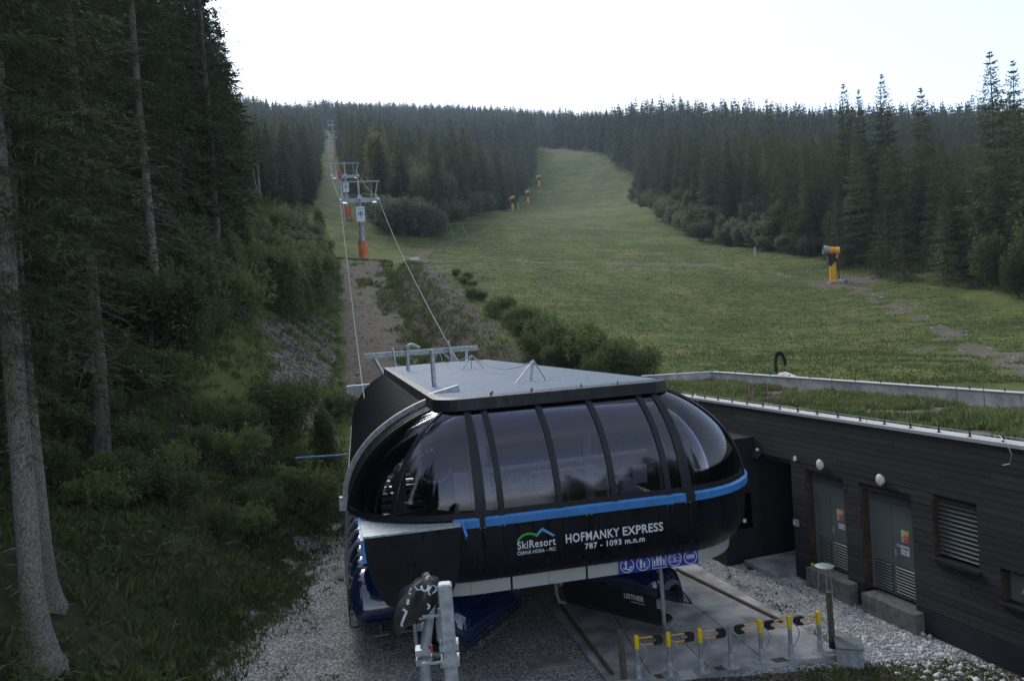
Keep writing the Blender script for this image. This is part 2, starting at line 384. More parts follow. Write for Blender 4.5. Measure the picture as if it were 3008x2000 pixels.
PATH = [(-13.3, 116.2), (-4.2, 113.5), (8.1, 110.5), (20.9, 112.3), (29.2, 111.2), (33.9, 105), (37, 97), (40, 89), (35.7, 70.8), (33, 58), (28.5, 45.8), (24, 34)]
PATH2 = [(-13.3, 116.2), (-12.1, 133), (-6.7, 147), (-2.7, 155)]
PATH3 = [(-12, 108), (-10.2, 95.8), (-7.2, 81.5), (-4.6, 74.5)]
n1 = fbm(GX, GY, 4, 21); n2 = fbm(GX, GY, 9, 31); n3 = fbm(GX, GY, 1.6, 41)
u_ = GX * CA + GY * SA; v_ = -GX * SA + GY * CA
padd = sdpoly(GX, GY, PAD)
sm = lambda e0, e1, x: np.clip((x - e0) / (e1 - e0), 0, 1)
gravel = sm(.9, -.5, padd + (n3 - .5) * 2.0 + (fbm(GX, GY, 1.1, 43) - .5) * 2.4)
dirt = np.where(GX < 30, sm(1.9, .7, polyd(GX, GY, PATH) + (n1 - .5) * 2.6) * sm(.24, .42, n3), sm(2.4, .4, polyd(GX, GY, PATH) + (n1 - .5) * 5) * sm(.36, .58, n3))
dirt = np.maximum(dirt, .8 * sm(1.3, .3, polyd(GX, GY, PATH2) + (n1 - .5) * 2.4))
dirt = np.maximum(dirt, .8 * sm(1.2, .3, polyd(GX, GY, PATH3) + (n1 - .5) * 2.2))
dirt = np.maximum(dirt, sm(5, 1.5, np.hypot((GX - 40.5) / 1.2, GY - 94) + (n1 - .5) * 4))                # bare ground round the snow gun
dirt = np.maximum(dirt, sm(8, 2.5, np.hypot(GX - 30, (GY - 41) / 1.8) + (n1 - .5) * 11) * sm(.3, .5, n3))            # bare corner at the right
chan = sm(3.3, 2.3, np.abs(u_ - 2.4) + (n3 - .5) * 1.6) * (v_ > 30) * sm(113, 104, v_ + (n2 - .5) * 14)
dirt = np.maximum(dirt, chan * sm(.40, .62, .5 * n1 + .5 * n3 + .16 * (np.abs(np.abs(u_ - 2.4) - 1.7) < .8) + .12 * sm(100, 60, v_)))
bankL = sm(3.0, 4.0, 2.4 - u_) * sm(9.5, 6.5, 2.4 - u_ + (n1 - .5) * 4) * (v_ > 33) * sm(86, 66, v_)
rock = bankL * sm(.42, .60, n2 + .14 * np.exp(-((v_ - 48) / 13) ** 2)) * sm(.36, .56, n3)
bankR = sm(2.8, 3.6, u_ - 2.4) * sm(9.5, 7.5, u_ - 2.4 + (n1 - .5) * 3) * (v_ > 36) * sm(96, 84, v_)
earthR = bankR * sm(.30, .46, n2 + .1)
rock = np.maximum(rock, bankR * sm(.60, .72, n3))
rock = np.maximum(rock, sm(2.2, .8, np.hypot(GX + 12.5, (GY - 33.5) / 1.4) + (n1 - .5) * 2) * .9)
LEFTF = [(-8.5, 6), (-9.5, 14), (-13.2, 27), (-19, 50), (-27, 75), (-31, 110), (-40, 162), (-54, 228), (-74, 323), (-121, 546), (-150, 640)]
fx = np.interp(GY, [p[1] for p in LEFTF], [p[0] for p in LEFTF])
litter = np.maximum(sm(1.5, -1.5, GX - fx + (n1 - .5) * 5) * (GY < 560), sm(44, 32, GY) * (GX < -4) * (padd > -2) * .68)
sparse = sm(3, 0, padd - 3 + (n2 - .5) * 5) * (GX < 2) * (padd > 0)
def vattr(me, name, *ch):
    a = me.color_attributes.new(name, 'FLOAT_COLOR', 'POINT'); n = len(me.vertices); c = np.ones((n, 4), np.float32)
    for i, k in enumerate(ch): c[:, i] = np.asarray(k, np.float32).ravel()
    a.data.foreach_set('color', c.ravel())
vattr(tme, 'zone', gravel, dirt, rock); vattr(tme, 'zone2', litter, sm(12.8, 11.5, GY + (n1 - .5) * 3) * (padd < 0) * 0 + ((GX > 1.8) & (GY < 17.2)) * sm(.2, .6, n1 + .2) + earthR, fbm(GX, GY, 14, 77))

def terrain_mat():
    m = bpy.data.materials.new('meadow, gravel and bare earth'); m.use_nodes = True; n = m.node_tree; b = n.nodes['Principled BSDF']; L = n.links.new
    b.inputs['Roughness'].default_value = .95; b.inputs['Specular IOR Level'].default_value = .15
    tcn = n.nodes.new('ShaderNodeTexCoord'); P = tcn.outputs['Object']
    def noise(s, d=5, r=.6, vec=P):
        z = n.nodes.new('ShaderNodeTexNoise'); z.inputs['Scale'].default_value = s; z.inputs['Detail'].default_value = d; z.inputs['Roughness'].default_value = r; L(vec, z.inputs['Vector']); return z.outputs['Fac']
    def ramp(f, stops):
        r = n.nodes.new('ShaderNodeValToRGB'); el = r.color_ramp.elements
        while len(el) < len(stops): el.new(.5)
        for e, (p, c) in zip(el, stops): e.position = p; e.color = (*c, 1)
        L(f, r.inputs['Fac']); return r.outputs['Color']
    def mix(f, a, c, t='MIX'):
        x = n.nodes.new('ShaderNodeMix'); x.data_type = 'RGBA'; x.blend_type = t
        if isinstance(f, float): x.inputs['Factor'].default_value = f
        else: L(f, x.inputs['Factor'])
        L(a, x.inputs['A']); L(c, x.inputs['B']); return x.outputs['Result']
    def sharp(f, nf, lo=.4, hi=.6):
        # turn a soft zone into a ragged edge with noise
        a = n.nodes.new('ShaderNodeMath'); a.operation = 'ADD'; s = n.nodes.new('ShaderNodeMath'); s.operation = 'SUBTRACT'; s.inputs[1].default_value = .5
        k = n.nodes.new('ShaderNodeMath'); k.operation = 'MULTIPLY'; k.inputs[1].default_value = .9
        L(nf, s.inputs[0]); L(s.outputs[0], k.inputs[0]); L(f, a.inputs[0]); L(k.outputs[0], a.inputs[1])
        mr = n.nodes.new('ShaderNodeMapRange'); mr.interpolation_type = 'SMOOTHSTEP'; mr.inputs['From Min'].default_value = lo; mr.inputs['From Max'].default_value = hi
        L(a.outputs[0], mr.inputs['Value']); return mr.outputs['Result']
    za = n.nodes.new('ShaderNodeAttribute'); za.attribute_name = 'zone'; zs = n.nodes.new('ShaderNodeSeparateColor'); L(za.outputs['Color'], zs.inputs[0])
    zb = n.nodes.new('ShaderNodeAttribute'); zb.attribute_name = 'zone2'; z2 = n.nodes.new('ShaderNodeSeparateColor'); L(zb.outputs['Color'], z2.inputs[0])
    nf, nm, nb = noise(2.2, 6, .7), noise(.33, 6, .65), noise(.085, 6, .65)
    g = ramp(nm, [(.30, (.048, .074, .022)), (.5, (.080, .104, .030)), (.62, (.110, .122, .042)), (.75, (.138, .128, .058))])
    gb = ramp(nb, [(.34, (.62, .74, .55)), (.5, (.95, .98, .9)), (.66, (1.28, 1.14, 1.08))]); g = mix(1.0, g, gb, 'MULTIPLY')
    mpb = n.nodes.new('ShaderNodeMapping'); mpb.inputs['Scale'].default_value = (.12, 1, 1); mpb.inputs['Rotation'].default_value = (0, 0, .12); L(P, mpb.inputs['Vector'])
    gs = ramp(noise(.45, 5, .6, mpb.outputs['Vector']), [(.36, (.74, .78, .70)), (.64, (1.2, 1.14, 1.1))]); g = mix(1.0, g, gs, 'MULTIPLY')
    gf = ramp(nf, [(.3, (.6, .62, .6)), (.7, (1.35, 1.3, 1.2))]); g = mix(1.0, g, gf, 'MULTIPLY')
    li = ramp(nf, [(.32, (.020, .017, .011)), (.5, (.026, .032, .012)), (.62, (.040, .055, .018)), (.75, (.050, .040, .028))])
    col = mix(sharp(z2.outputs[0], nm), g, li)
    dt = ramp(noise(3.5, 8, .75), [(.3, (.048, .039, .029)), (.5, (.105, .088, .068)), (.74, (.22, .192, .158))])
    col = mix(sharp(zs.outputs[1], nf), col, dt)
    vo = n.nodes.new('ShaderNodeTexVoronoi'); vo.inputs['Scale'].default_value = 6.5; L(P, vo.inputs['Vector'])
    sp = n.nodes.new('ShaderNodeSeparateColor'); L(vo.outputs['Color'], sp.inputs[0])
    rk = ramp(sp.outputs[0], [(.1, (.040, .034, .028)), (.6, (.098, .084, .068)), (.97, (.24, .22, .19))])
    col = mix(sharp(zs.outputs[2], nf), col, rk)
    vg = n.nodes.new('ShaderNodeTexVoronoi'); vg.inputs['Scale'].default_value = 24.0; L(P, vg.inputs['Vector'])
    sg = n.nodes.new('ShaderNodeSeparateColor'); L(vg.outputs['Color'], sg.inputs[0])
    gr = ramp(sg.outputs[0], [(.05, (.115, .117, .12)), (.5, (.265, .268, .272)), (.95, (.50, .50, .50))])
    grb = ramp(noise(.55, 6, .7), [(.32, (.62, .60, .56)), (.62, (1.08, 1.08, 1.08))]); gr = mix(1.0, gr, grb, 'MULTIPLY')
    col = mix(sharp(zs.outputs[0], nf), col, gr)
    pe = ramp(sg.outputs[1], [(.1, (.030, .025, .017)), (.65, (.068, .056, .040)), (.98, (.19, .16, .125))])
    col = mix(sharp(z2.outputs[1], nf), col, pe)
    L(col, b.inputs['Base Color'])
    h = n.nodes.new('ShaderNodeMath'); h.operation = 'ADD'; L(noise(9, 6, .7), h.inputs[0]); L(vg.outputs['Distance'], h.inputs[1])
    bp = n.nodes.new('ShaderNodeBump'); bp.inputs['Strength'].default_value = .7; bp.inputs['Distance'].default_value = .06; L(h.outputs[0], bp.inputs['Height']); L(bp.outputs['Normal'], b.inputs['Normal'])
    return m
terrain = link('terrain', tme, terrain_mat()); tag(terrain, kind='structure')

# ---------------------------------------------------------------- plant models
def unit(v): return v / np.maximum(np.linalg.norm(v, axis=-1, keepdims=True), 1e-9)
def blades(base, d, ln, wd, rg, fold=.3):
    """one folded diamond per row: base point, direction, length, width"""
    d = unit(d); r = unit(rg.normal(size=d.shape)); s = unit(np.cross(d, r)); n = np.cross(s, d)
    ln = np.asarray(ln)[:, None]; wd = np.asarray(wd)[:, None]
    m = base + d * ln * .45
    V = np.stack([base, m + s * wd + n * wd * fold, base + d * ln, m - s * wd + n * wd * fold], 1)
    k = len(base); F = np.arange(k * 4).reshape(k, 4)
    return V.reshape(-1, 3), F

def trunk_mesh(name, H, r0, sides=9, bend=.25, seed=0, flare=1.5, stubs=0, stub_z=(1, 8)):
    g = np.random.default_rng(seed); zs = np.concatenate([[-.6, 0, .25, .7], np.linspace(1.5, H, 13)])
    bx = np.cumsum(g.normal(0, bend / 14, len(zs))); by = np.cumsum(g.normal(0, bend / 14, len(zs))); bx[:4] = by[:4] = 0
    mb = MB(); rings = []; flare = flare * 1.25
    for i, z in enumerate(zs):
        r = r0 * max(.05, (1 - max(z, 0) / H) ** .8) * (1 + (flare - 1) * math.exp(-max(z, 0) / .35))
        rings.append([(bx[i] + r * (1 + (.16 * math.sin(3 * k) * (z < .5))) * math.cos(2 * math.pi * k / sides), by[i] + r * (1 + (.16 * math.sin(3 * k) * (z < .5))) * math.sin(2 * math.pi * k / sides), z) for k in range(sides)])
    mb.loft(rings, False, True)
    for _ in range(stubs):
        z = g.uniform(*stub_z); a = g.uniform(0, 6.28); r = r0 * (1 - z / H); l = g.uniform(.12, .45)
        p = (np.interp(z, zs, bx) + r * .8 * math.cos(a), np.interp(z, zs, by) + r * .8 * math.sin(a), z)
        mb.tube([p, (p[0] + l * math.cos(a), p[1] + l * math.sin(a), z - .08)], [.018, .006], 4)
    return mb.mesh(name, smooth=60)

def spruce_crown(seed, H, Rm, cb, whorls, per, twigs, tlen, twd, droop=.45, pw=.72, sub=1, dead=0.0):
    g = np.random.default_rng(seed); B = []; D = []; Ln = []; Wd = []
    zs = cb + (H - cb) * (np.linspace(0, 1, whorls) ** .95); zs = zs + g.normal(0, (H - cb) / whorls * .4, whorls)
    lobe = g.uniform(.7, 1.25, 7)
    for z in zs:
        tau = np.clip((H - z) / (H - cb), 0.0, 1)
        L0 = Rm * tau ** pw * (1 - .35 * max(0, tau - .85) / .15) + .06
        k = max(4, int(per * (.6 + .5 * tau))); az = g.uniform(0, 6.28) + np.arange(k) * 6.283 / k + g.normal(0, .25, k)
        for a in az:
            L = L0 * g.uniform(.6, 1.15) * (lobe[int(a / 6.2832 * 7) % 7] * .35 + .65); e = (1 - tau) * .75 - .10 - .28 * tau + g.normal(0, .08)
            h = np.array([math.cos(a), math.sin(a), 0]); sd = np.array([-h[1], h[0], 0])
            nt_ = max(4, int(twigs * L / Rm)); s = np.sort(g.uniform((.12 if tau < .5 else .3) if sub < 5 else .07, 1, nt_))
            zc = z + L * (math.tan(e) * s - droop * tau * s ** 2 + .28 * tau * s ** 3.2)
            base = h * (s * L)[:, None]; base[:, 2] = zc; base += g.normal(0, .05, base.shape)
            sg = np.where(np.arange(nt_) % 2 == 0, 1, -1)
            ang = g.uniform(.5, 1.2, nt_)
            d = h * np.cos(ang)[:, None] + sd * (np.sin(ang) * sg)[:, None]; d[:, 2] += g.normal(-.22 - .25 * tau, .22, nt_)
            l = tlen * (.55 + .75 * (1 - s)) * g.uniform(.7, 1.3, nt_) * min(1, .14 + 1.0 * L / Rm)
            if sub > 1:
                for q in range(sub):
                    f = (q + .3) / sub; o = base + unit(d) * (l * f * .75)[:, None]
                    dd = unit(d) + g.normal(0, .38, d.shape); dd[:, 2] -= .15
                    B.append(o); D.append(dd); Ln.append(l * (.62 if sub < 5 else .38)); Wd.append(np.full(nt_, twd) * g.uniform(.7, 1.3, nt_))
            else:
                B.append(base); D.append(d); Ln.append(l); Wd.append(np.full(nt_, twd) * g.uniform(.7, 1.3, nt_))
            # shoots along the branch itself, up to the tip
            m = max(2, nt_ // 4); s2 = np.linspace(.35, 1, m); b2 = h * (s2 * L)[:, None]; b2[:, 2] = z + L * (math.tan(e) * s2 - droop * tau * s2 ** 2 + .28 * tau * s2 ** 3.2)
            B.append(b2); D.append(np.tile(h + np.array([0, 0, .1]), (m, 1)) + g.normal(0, .15, (m, 3))); Ln.append(np.full(m, tlen * .8 * min(1, .25 + .9 * L / Rm))); Wd.append(np.full(m, twd))
    t = np.array([[0, 0, H - .9], [0, 0, H - .5]]); B.append(t); D.append(np.array([[0, 0, 1.], [.05, 0, 1]])); Ln.append(np.array([.9, .8])); Wd.append(np.array([twd, twd]))
    V, F = blades(np.concatenate(B), np.concatenate(D), np.concatenate(Ln), np.concatenate(Wd), g)
    return np_mesh('spruce crown', V, F)

def twig_mesh(seed, z0, z1, n, ln):
    """bare dead lower branches"""
    g = np.random.default_rng(seed); mb = MB()
    for _ in range(n):
        z = g.uniform(z0, z1); a = g.uniform(0, 6.28); L = ln * g.uniform(.5, 1.2); p = [(.1 * math.cos(a), .1 * math.sin(a), z)]
        for q in (.35, .7, 1): p.append((L * q * math.cos(a) , L * q * math.sin(a), z - .45 * L * q * q + g.normal(0, .05)))
        mb.tube(p, [.022, .014, .009, .004], 3)
        for _k in range(5):
            q = g.uniform(.3, .95); b = a + g.choice([-1, 1]) * g.uniform(.4, 1); s = (L * q * math.cos(a), L * q * math.sin(a), z - .45 * L * q * q); l = L * .35 * (1.1 - q) + .15
            mb.tube([s, (s[0] + l * math.cos(b), s[1] + l * math.sin(b), s[2] - .35 * l)], [.008, .003], 3)
    return mb.mesh('dead branches')

def bush_crown(seed, H, Rm, n, leaf, lobes=7, low=.05, up=.5, narrow=False):
    g = np.random.default_rng(seed)
    if narrow:
        c = np.c_[g.normal(0, .16 * Rm, lobes), g.normal(0, .16 * Rm, lobes), np.linspace(.25, .88, lobes) * H]; r = Rm * np.linspace(.9, .35, lobes) * g.uniform(.8, 1.1, lobes); rz = np.full(lobes, H * .17)
    else:
        a = g.uniform(0, 6.28, lobes); q = g.uniform(.15, .75, lobes) * Rm
        c = np.c_[q * np.cos(a), q * np.sin(a), g.uniform(.28, .74, lobes) * H]; r = Rm * g.uniform(.32, .55, lobes); rz = H * g.uniform(.2, .32, lobes)
    k = g.integers(0, lobes, n); d = unit(g.normal(size=(n, 3))); q = g.uniform(0.15, 1.08, n) ** .45
    sp = 1 + .22 * np.sin(d[:, 0] * 7 + k) * np.cos(d[:, 1] * 6 + 2 * k)
    P = c[k] + d * (q * sp)[:, None] * np.c_[r[k], r[k], rz[k]]
    P[:, 2] = np.maximum(P[:, 2], low * H * g.uniform(.5, 2, n))
    # loose shoots that stick out of the outline
    m = n // 4; sh = g.integers(0, 26, m); sa = g.uniform(0, 6.28, 26); sr = g.uniform(.2, 1.0, 26) * Rm * (.55 if narrow else 1); sh_h = H * g.uniform(.7, 1.15, 26) * (1 - .28 * (sr / Rm) ** 2); t = g.uniform(.45, 1, m)
    P[:m] = np.c_[sr[sh] * (.5 + .5 * t) * np.cos(sa[sh]), sr[sh] * (.5 + .5 * t) * np.sin(sa[sh]), sh_h[sh] * t] + g.normal(0, .05 * H ** .5, (m, 3))
    dd = d * .7 + g.normal(0, .6, d.shape); dd[:, 2] += up * .5
    V, F = blades(P, dd, leaf * g.uniform(.7, 1.4, n), leaf * .36 * g.uniform(.7, 1.3, n), g)
    return np_mesh('shrub crown', V, F)
def bush_stems(seed, H, n=6, spread=.4):
    g = np.random.default_rng(seed); mb = MB()
    for i in range(n):
        a = g.uniform(0, 6.28); q = g.uniform(.3, 1) * spread * H
        mb.tube([(.06 * math.cos(a), .06 * math.sin(a), -.2), (q * .3 * math.cos(a), q * .3 * math.sin(a), H * .3), (q * .7 * math.cos(a), q * .7 * math.sin(a), H * .75)], [.03, .022, .008], 5)
    return mb.mesh('shrub stems')

NEAR = [(spruce_crown(100 + i, H, Rr, cb, 50, 9, 28, .68, .012, .5, .55, 9), trunk_mesh('spruce trunk', H, .30, 12, .5, 200 + i, 1.5, 80, (1, 14)), H) for i, (H, Rr, cb) in enumerate(((31, 3.4, 6.5), (29, 3.0, 5.5), (32, 3.6, 9.0)))]
MID = [(spruce_crown(300 + i, H, Rr, cb, 46, 10, 20, .95, .062, .42, .80, 3), trunk_mesh('spruce trunk', H, .24, 7, .4, 400 + i), H) for i, (H, Rr, cb) in enumerate(((24, 3.3, 2.5), (22, 3.0, 1.2), (26, 3.4, 4), (20, 3.1, .8), (25, 2.8, 7)))]
DARK = [(m_[0].copy(), m_[1], m_[2]) for m_ in MID]  # same crowns again, for the needle colour with shade in it
FAR = [(spruce_crown(500 + i, H, Rr, cb, 24, 7, 7, 1.6, .22, .35, .9, 1), None, H) for i, (H, Rr, cb) in enumerate(((23, 3.2, 3), (21, 2.8, 1.5), (25, 3.1, 4)))]
YOUNG = [(spruce_crown(600 + i, H, Rr, .25, 26, 9, 16, .55, .04, .35, .9, 2), trunk_mesh('young spruce trunk', H, .13, 6, .2, 700 + i), H) for i, (H, Rr) in enumerate(((9, 2.3), (7, 1.9)))]
BUSH = [(bush_crown(800 + i, H, Rr, n, lf), bush_stems(900 + i, H), H) for i, (H, Rr, n, lf) in enumerate(((3.0, 1.9, 5200, .15), (2.4, 1.7, 4600, .14), (3.8, 1.8, 5600, .15)))]
SAPL = [(bush_crown(820 + i, H, Rr, n, lf, 8, .04, .3, True), bush_stems(920 + i, H, 3, .12), H) for i, (H, Rr, n, lf) in enumerate(((5.0, 1.2, 4200, .15), (4.2, 1.0, 3600, .14)))]
WILL = [(bush_crown(840 + i, H, Rr, n, lf, 9), bush_stems(940 + i, H), H) for i, (H, Rr, n, lf) in enumerate(((5.2, 2.7, 5200, .30), (6.2, 2.6, 5600, .32), (4.2, 2.6, 4600, .28)))]
EDGE = [(bush_crown(870 + i, H, Rr, n_, .30, 14, .03), bush_stems(970 + i, H), H) for i, (H, Rr, n_) in enumerate(((7.5, 2.6, 9000), (9, 2.8, 10000)))]
MIXED = [(e_[0].copy(), e_[1].copy(), e_[2]) for e_ in EDGE]
NEAR.append((spruce_crown(104, 28, 3.3, 1.6, 52, 9, 28, .68, .012, .5, .6, 9), trunk_mesh('spruce trunk', 28, .28, 10, .5, 204, 1.5, 20, (1, 10)), 28))
BIRCH = [(bush_crown(860, 17, 4.2, 9000, .42, 16, .12, .2, True), trunk_mesh('birch trunk', 16, .2, 7, .8, 960), 17), (bush_crown(861, 14, 3.0, 7000, .40, 12, .1, .2, True), trunk_mesh('birch trunk', 13, .16, 7, .6, 961), 14)]
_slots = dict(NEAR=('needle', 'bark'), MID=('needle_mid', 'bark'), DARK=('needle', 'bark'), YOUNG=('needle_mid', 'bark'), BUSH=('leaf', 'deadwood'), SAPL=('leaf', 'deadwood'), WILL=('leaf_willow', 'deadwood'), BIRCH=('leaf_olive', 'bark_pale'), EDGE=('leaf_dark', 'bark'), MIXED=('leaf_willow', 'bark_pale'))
for k_, (a_, b_) in _slots.items():
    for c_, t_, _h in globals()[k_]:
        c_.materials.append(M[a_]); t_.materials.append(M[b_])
for c_, _t, _h in FAR: c_.materials.append(M['needle_far'])

def gz(x, y): return float(ground(np.array([x]), np.array([y]))[0])
def plant(name, model, x, y, h, label, cat, group=None, wide=1.0, rz=None, crown='crown', stem='trunk', z=None, lean=(0, 0)):
    c_, t_, H = model; s = h / H
    e = empty(name, (x, y, (gz(x, y) if z is None else z) - .05), random.uniform(0, 6.28) if rz is None else rz, label, cat, group)
    e.rotation_euler[0], e.rotation_euler[1] = lean
    a = link(stem, t_, None, e, scale=(s * wide ** .5, s * wide ** .5, s)); b = link(crown, c_, None, e, scale=(s * wide, s * wide, s))
    return e

# ---------------------------------------------------------------- trees one by one
def near_tree(k, x, y, h, r, label, pale=False, dead=0, lean=(0, 0), grey=False):
    c_, t_, H = NEAR[k]
    e = plant('spruce_tree', NEAR[k], x, y, h, label, 'tree', 'tall spruces at the left edge', lean=lean)
    for ch in e.children:
        if ch.name.startswith('trunk'):
            ch.scale.x = ch.scale.y = r / .30
            if grey: ch.data = ch.data.copy(); ch.data.materials[0] = M['bark_grey']
            if pale: ch.data = ch.data.copy(); ch.data.materials[0] = M['bark_pale']
    if dead: link('dead_branches', twig_mesh(dead, 3.5, h * .34, 46, 2.6), M['deadwood'], e)
    return e
near_tree(0, -10.1, 15.8, 29, .235, 'thick grey spruce trunk in the bottom left corner of the picture', grey=True)
near_tree(0, -11.1, 17.9, 30, .17, 'slimmer spruce close behind the thick corner trunk', lean=(0, .01), grey=True)
near_tree(2, -14.95, 27.8, 30, .30, 'spruce with bare dead lower branches and splayed roots above the bank', dead=31)
near_tree(2, -18.2, 40.5, 31, .25, 'tall spruce with a pale peeling trunk among the left trees', dead=32, grey=True)
near_tree(0, -20.1, 54.8, 31, .33, 'dark straight spruce standing at the outer edge of the left trees')
near_tree(1, -22.6, 57.5, 30, .22, 'slender spruce just left of the outermost dark straight one')
near_tree(2, -24.6, 70.0, 13, .18, 'thin bare spruce stem behind the outermost dark straight one', True)
near_tree(1, -21.0, 46.5, 31, .24, 'spruce behind the one with the pale peeling trunk', dead=33)
placed = [(-10.1, 15.8), (-11.1, 17.9), (-14.95, 27.8), (-18.2, 40.5), (-20.1, 54.8), (-22.6, 57.5), (-24.6, 70), (-21, 46.5)]

WEDGE = np.array([(-24, 152), (-12.5, 149), (-8, 172), (-2, 218), (5, 296), (12.5, 346), (17, 388), (23, 490), (40, 700), (0, 1100), (-200, 1100), (-160, 660), (-100, 491), (-63, 314), (-40, 205)], float)
LEFTP = np.array([(-8.5, 6), (-9.5, 14), (-13.2, 27), (-19, 50), (-27, 75), (-31, 110), (-40, 162), (-54, 228), (-74, 323), (-121, 546), (-168, 700), (-300, 1100), (-900, 1100), (-900, 100), (-60, 6)], float)
RIGHTP = np.array([(43, 62), (44.5, 78), (47, 96), (45, 110), (42, 123), (39.5, 156), (40, 203), (57, 340), (53, 388), (41, 436), (27, 489), (38, 700), (0, 1100), (800, 1100), (900, 300), (110, 62)], float)
TOPP = np.array([(-170, 660), (25, 488), (40, 700), (0, 1100), (-200, 1100)], float)
def inside(x, y, *ps):
    r = np.zeros(np.shape(x), bool)
    for p in ps: r |= sdpoly(x, y, p) < 0
    return r
cand = []
def ring(y0, y1, step, hmin, hmax, jitter=.42):
    ys = np.arange(y0, y1, step)
    for i, yy in enumerate(ys):
        xs = np.arange(-.80 * yy - 14, .82 * yy + 12, step) + (i % 2) * step / 2
        for xx in xs:
            cand.append((xx + rng.normal(0, step * jitter * .6), yy + rng.normal(0, step * jitter * .6), rng.uniform(hmin, hmax)))
ring(17, 110, 4.3, 24, 31); ring(110, 250, 4.6, 17, 25); ring(250, 480, 5.2, 17, 24); ring(480, 1060, 7.0, 17, 24)
cand = np.array(cand)
X, Y, Hh = cand.T
okm = inside(X, Y, LEFTP, WEDGE, RIGHTP) | (inside(X, Y, TOPP) & (Y > 640))
inL = sdpoly(X, Y, LEFTP) < 0; inR = sdpoly(X, Y, RIGHTP) < 0; inW = okm & ~inL & ~inR
okm &= ~(inL & (Y < 45) & (X > np.interp(Y, [p[1] for p in LEFTF], [p[0] for p in LEFTF]) - 3.2))
for px, py in placed: okm &= np.hypot(X - px, Y - py) > 3.0
okm &= ~(inR & (Y < 100) & (X < 47))
X, Y, Hh, inL, inR, inW = (a[okm] for a in (X, Y, Hh, inL, inR, inW))
Hh = np.where(inL & (Y > 110), Hh * .78, Hh); Hh = np.where(inW & (Y < 260), Hh * .95, Hh)
Hh = np.where(inR & (Y < 130), Hh * rng.uniform(.62, .98, len(Hh)), Hh)
Hh *= np.where(rng.random(len(Hh)) < .16, rng.uniform(.55, .8, len(Hh)), rng.uniform(.88, 1.04, len(Hh))) * (1 - .18 * vnoise(X, Y, 30, 3))
Zt = ground(X, Y)
cap = np.where(inR, 8.3 + (.262 - .055 * np.clip(X / np.maximum(Y, 1), 0, .7) / .4) * Y, 8.3 + (.262 - .08 * X / np.maximum(Y, 1)) * Y) - Zt
Hh = np.where((Y < 300) & ~(inL & (Y < 100)), np.minimum(Hh, np.maximum(cap, 7) * rng.uniform(.82, 1.02, len(Hh))), Hh)
key = Hh / Y
# what stands in front hides the trees deep inside the left wood: prefer the edges
edge = -np.minimum.reduce([sdpoly(X, Y, p) * np.where(sdpoly(X, Y, p) < 0, 1, 0) for p in (LEFTP, RIGHTP, WEDGE)])
key = key * np.where(edge > 16, .55, 1) * np.where(np.abs(X) > .69 * Y + 2, .05, 1)
order = np.argsort(-key)[:272]
indiv = np.zeros(len(X), bool); indiv[order] = True
for i in order:
    x, y, h = X[i], Y[i], Hh[i]
    if inL[i]:
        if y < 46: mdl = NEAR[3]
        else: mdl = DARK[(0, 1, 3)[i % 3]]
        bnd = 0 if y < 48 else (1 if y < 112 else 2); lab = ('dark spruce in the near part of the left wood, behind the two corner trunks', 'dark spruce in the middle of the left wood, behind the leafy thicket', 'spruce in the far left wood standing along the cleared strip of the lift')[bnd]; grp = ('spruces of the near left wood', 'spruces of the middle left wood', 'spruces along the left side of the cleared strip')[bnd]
    elif inR[i]:
        mdl = MID[i % 4]; bnd = 0 if y < 112 else (1 if y < 170 else 2); lab = ('spruce of the right wood standing close behind the big near snow gun', 'spruce of the right wood behind the grey green fringe of shrubs', 'spruce of the far right wood beside the upper part of the ski slope')[bnd]; grp = ('spruces behind the near snow gun', 'spruces behind the right shrub fringe', 'spruces right of the upper slope')[bnd]
    else:
        mdl = MID[i % 5]; lab = 'spruce of the wooded strip between the lift line and the ski slope'; grp = 'spruces between lift line and ski slope'
    plant('spruce_tree', mdl, x, y, h, lab, 'tree', grp, wide=random.uniform(.9, 1.2), z=Zt[i])
# a few tall ones that stand out on the right
for x, y, h, w_, lab in ((50.5, 80, 23.2, 1.25, 'tallest spruce at the right edge, its top high above the skyline'), (54.1, 82, 22, 1.1, 'tall spruce rising just right of the tallest one'), (54.1, 100, 21.5, 1.15, 'broad-topped spruce above the skyline, next left of the tallest one'), (56.6, 115, 24.3, 1.1, 'narrow-topped spruce above the skyline over the near yellow snow gun'), (49.6, 112, 23.8, 1.1, 'pointed spruce above the skyline, the left one of the spruces that stand out'), (54.5, 118, 22.8, .9, 'thin spruce tip between the pointed and the narrow-topped spruce'), (48.2, 140, 24.3, 1, 'slightly taller spruce on the right skyline above the fringe of shrubs')):
    plant('spruce_tree', MID[2 if h > 23 else 0], x, y, h, lab, 'tree', None, wide=w_)

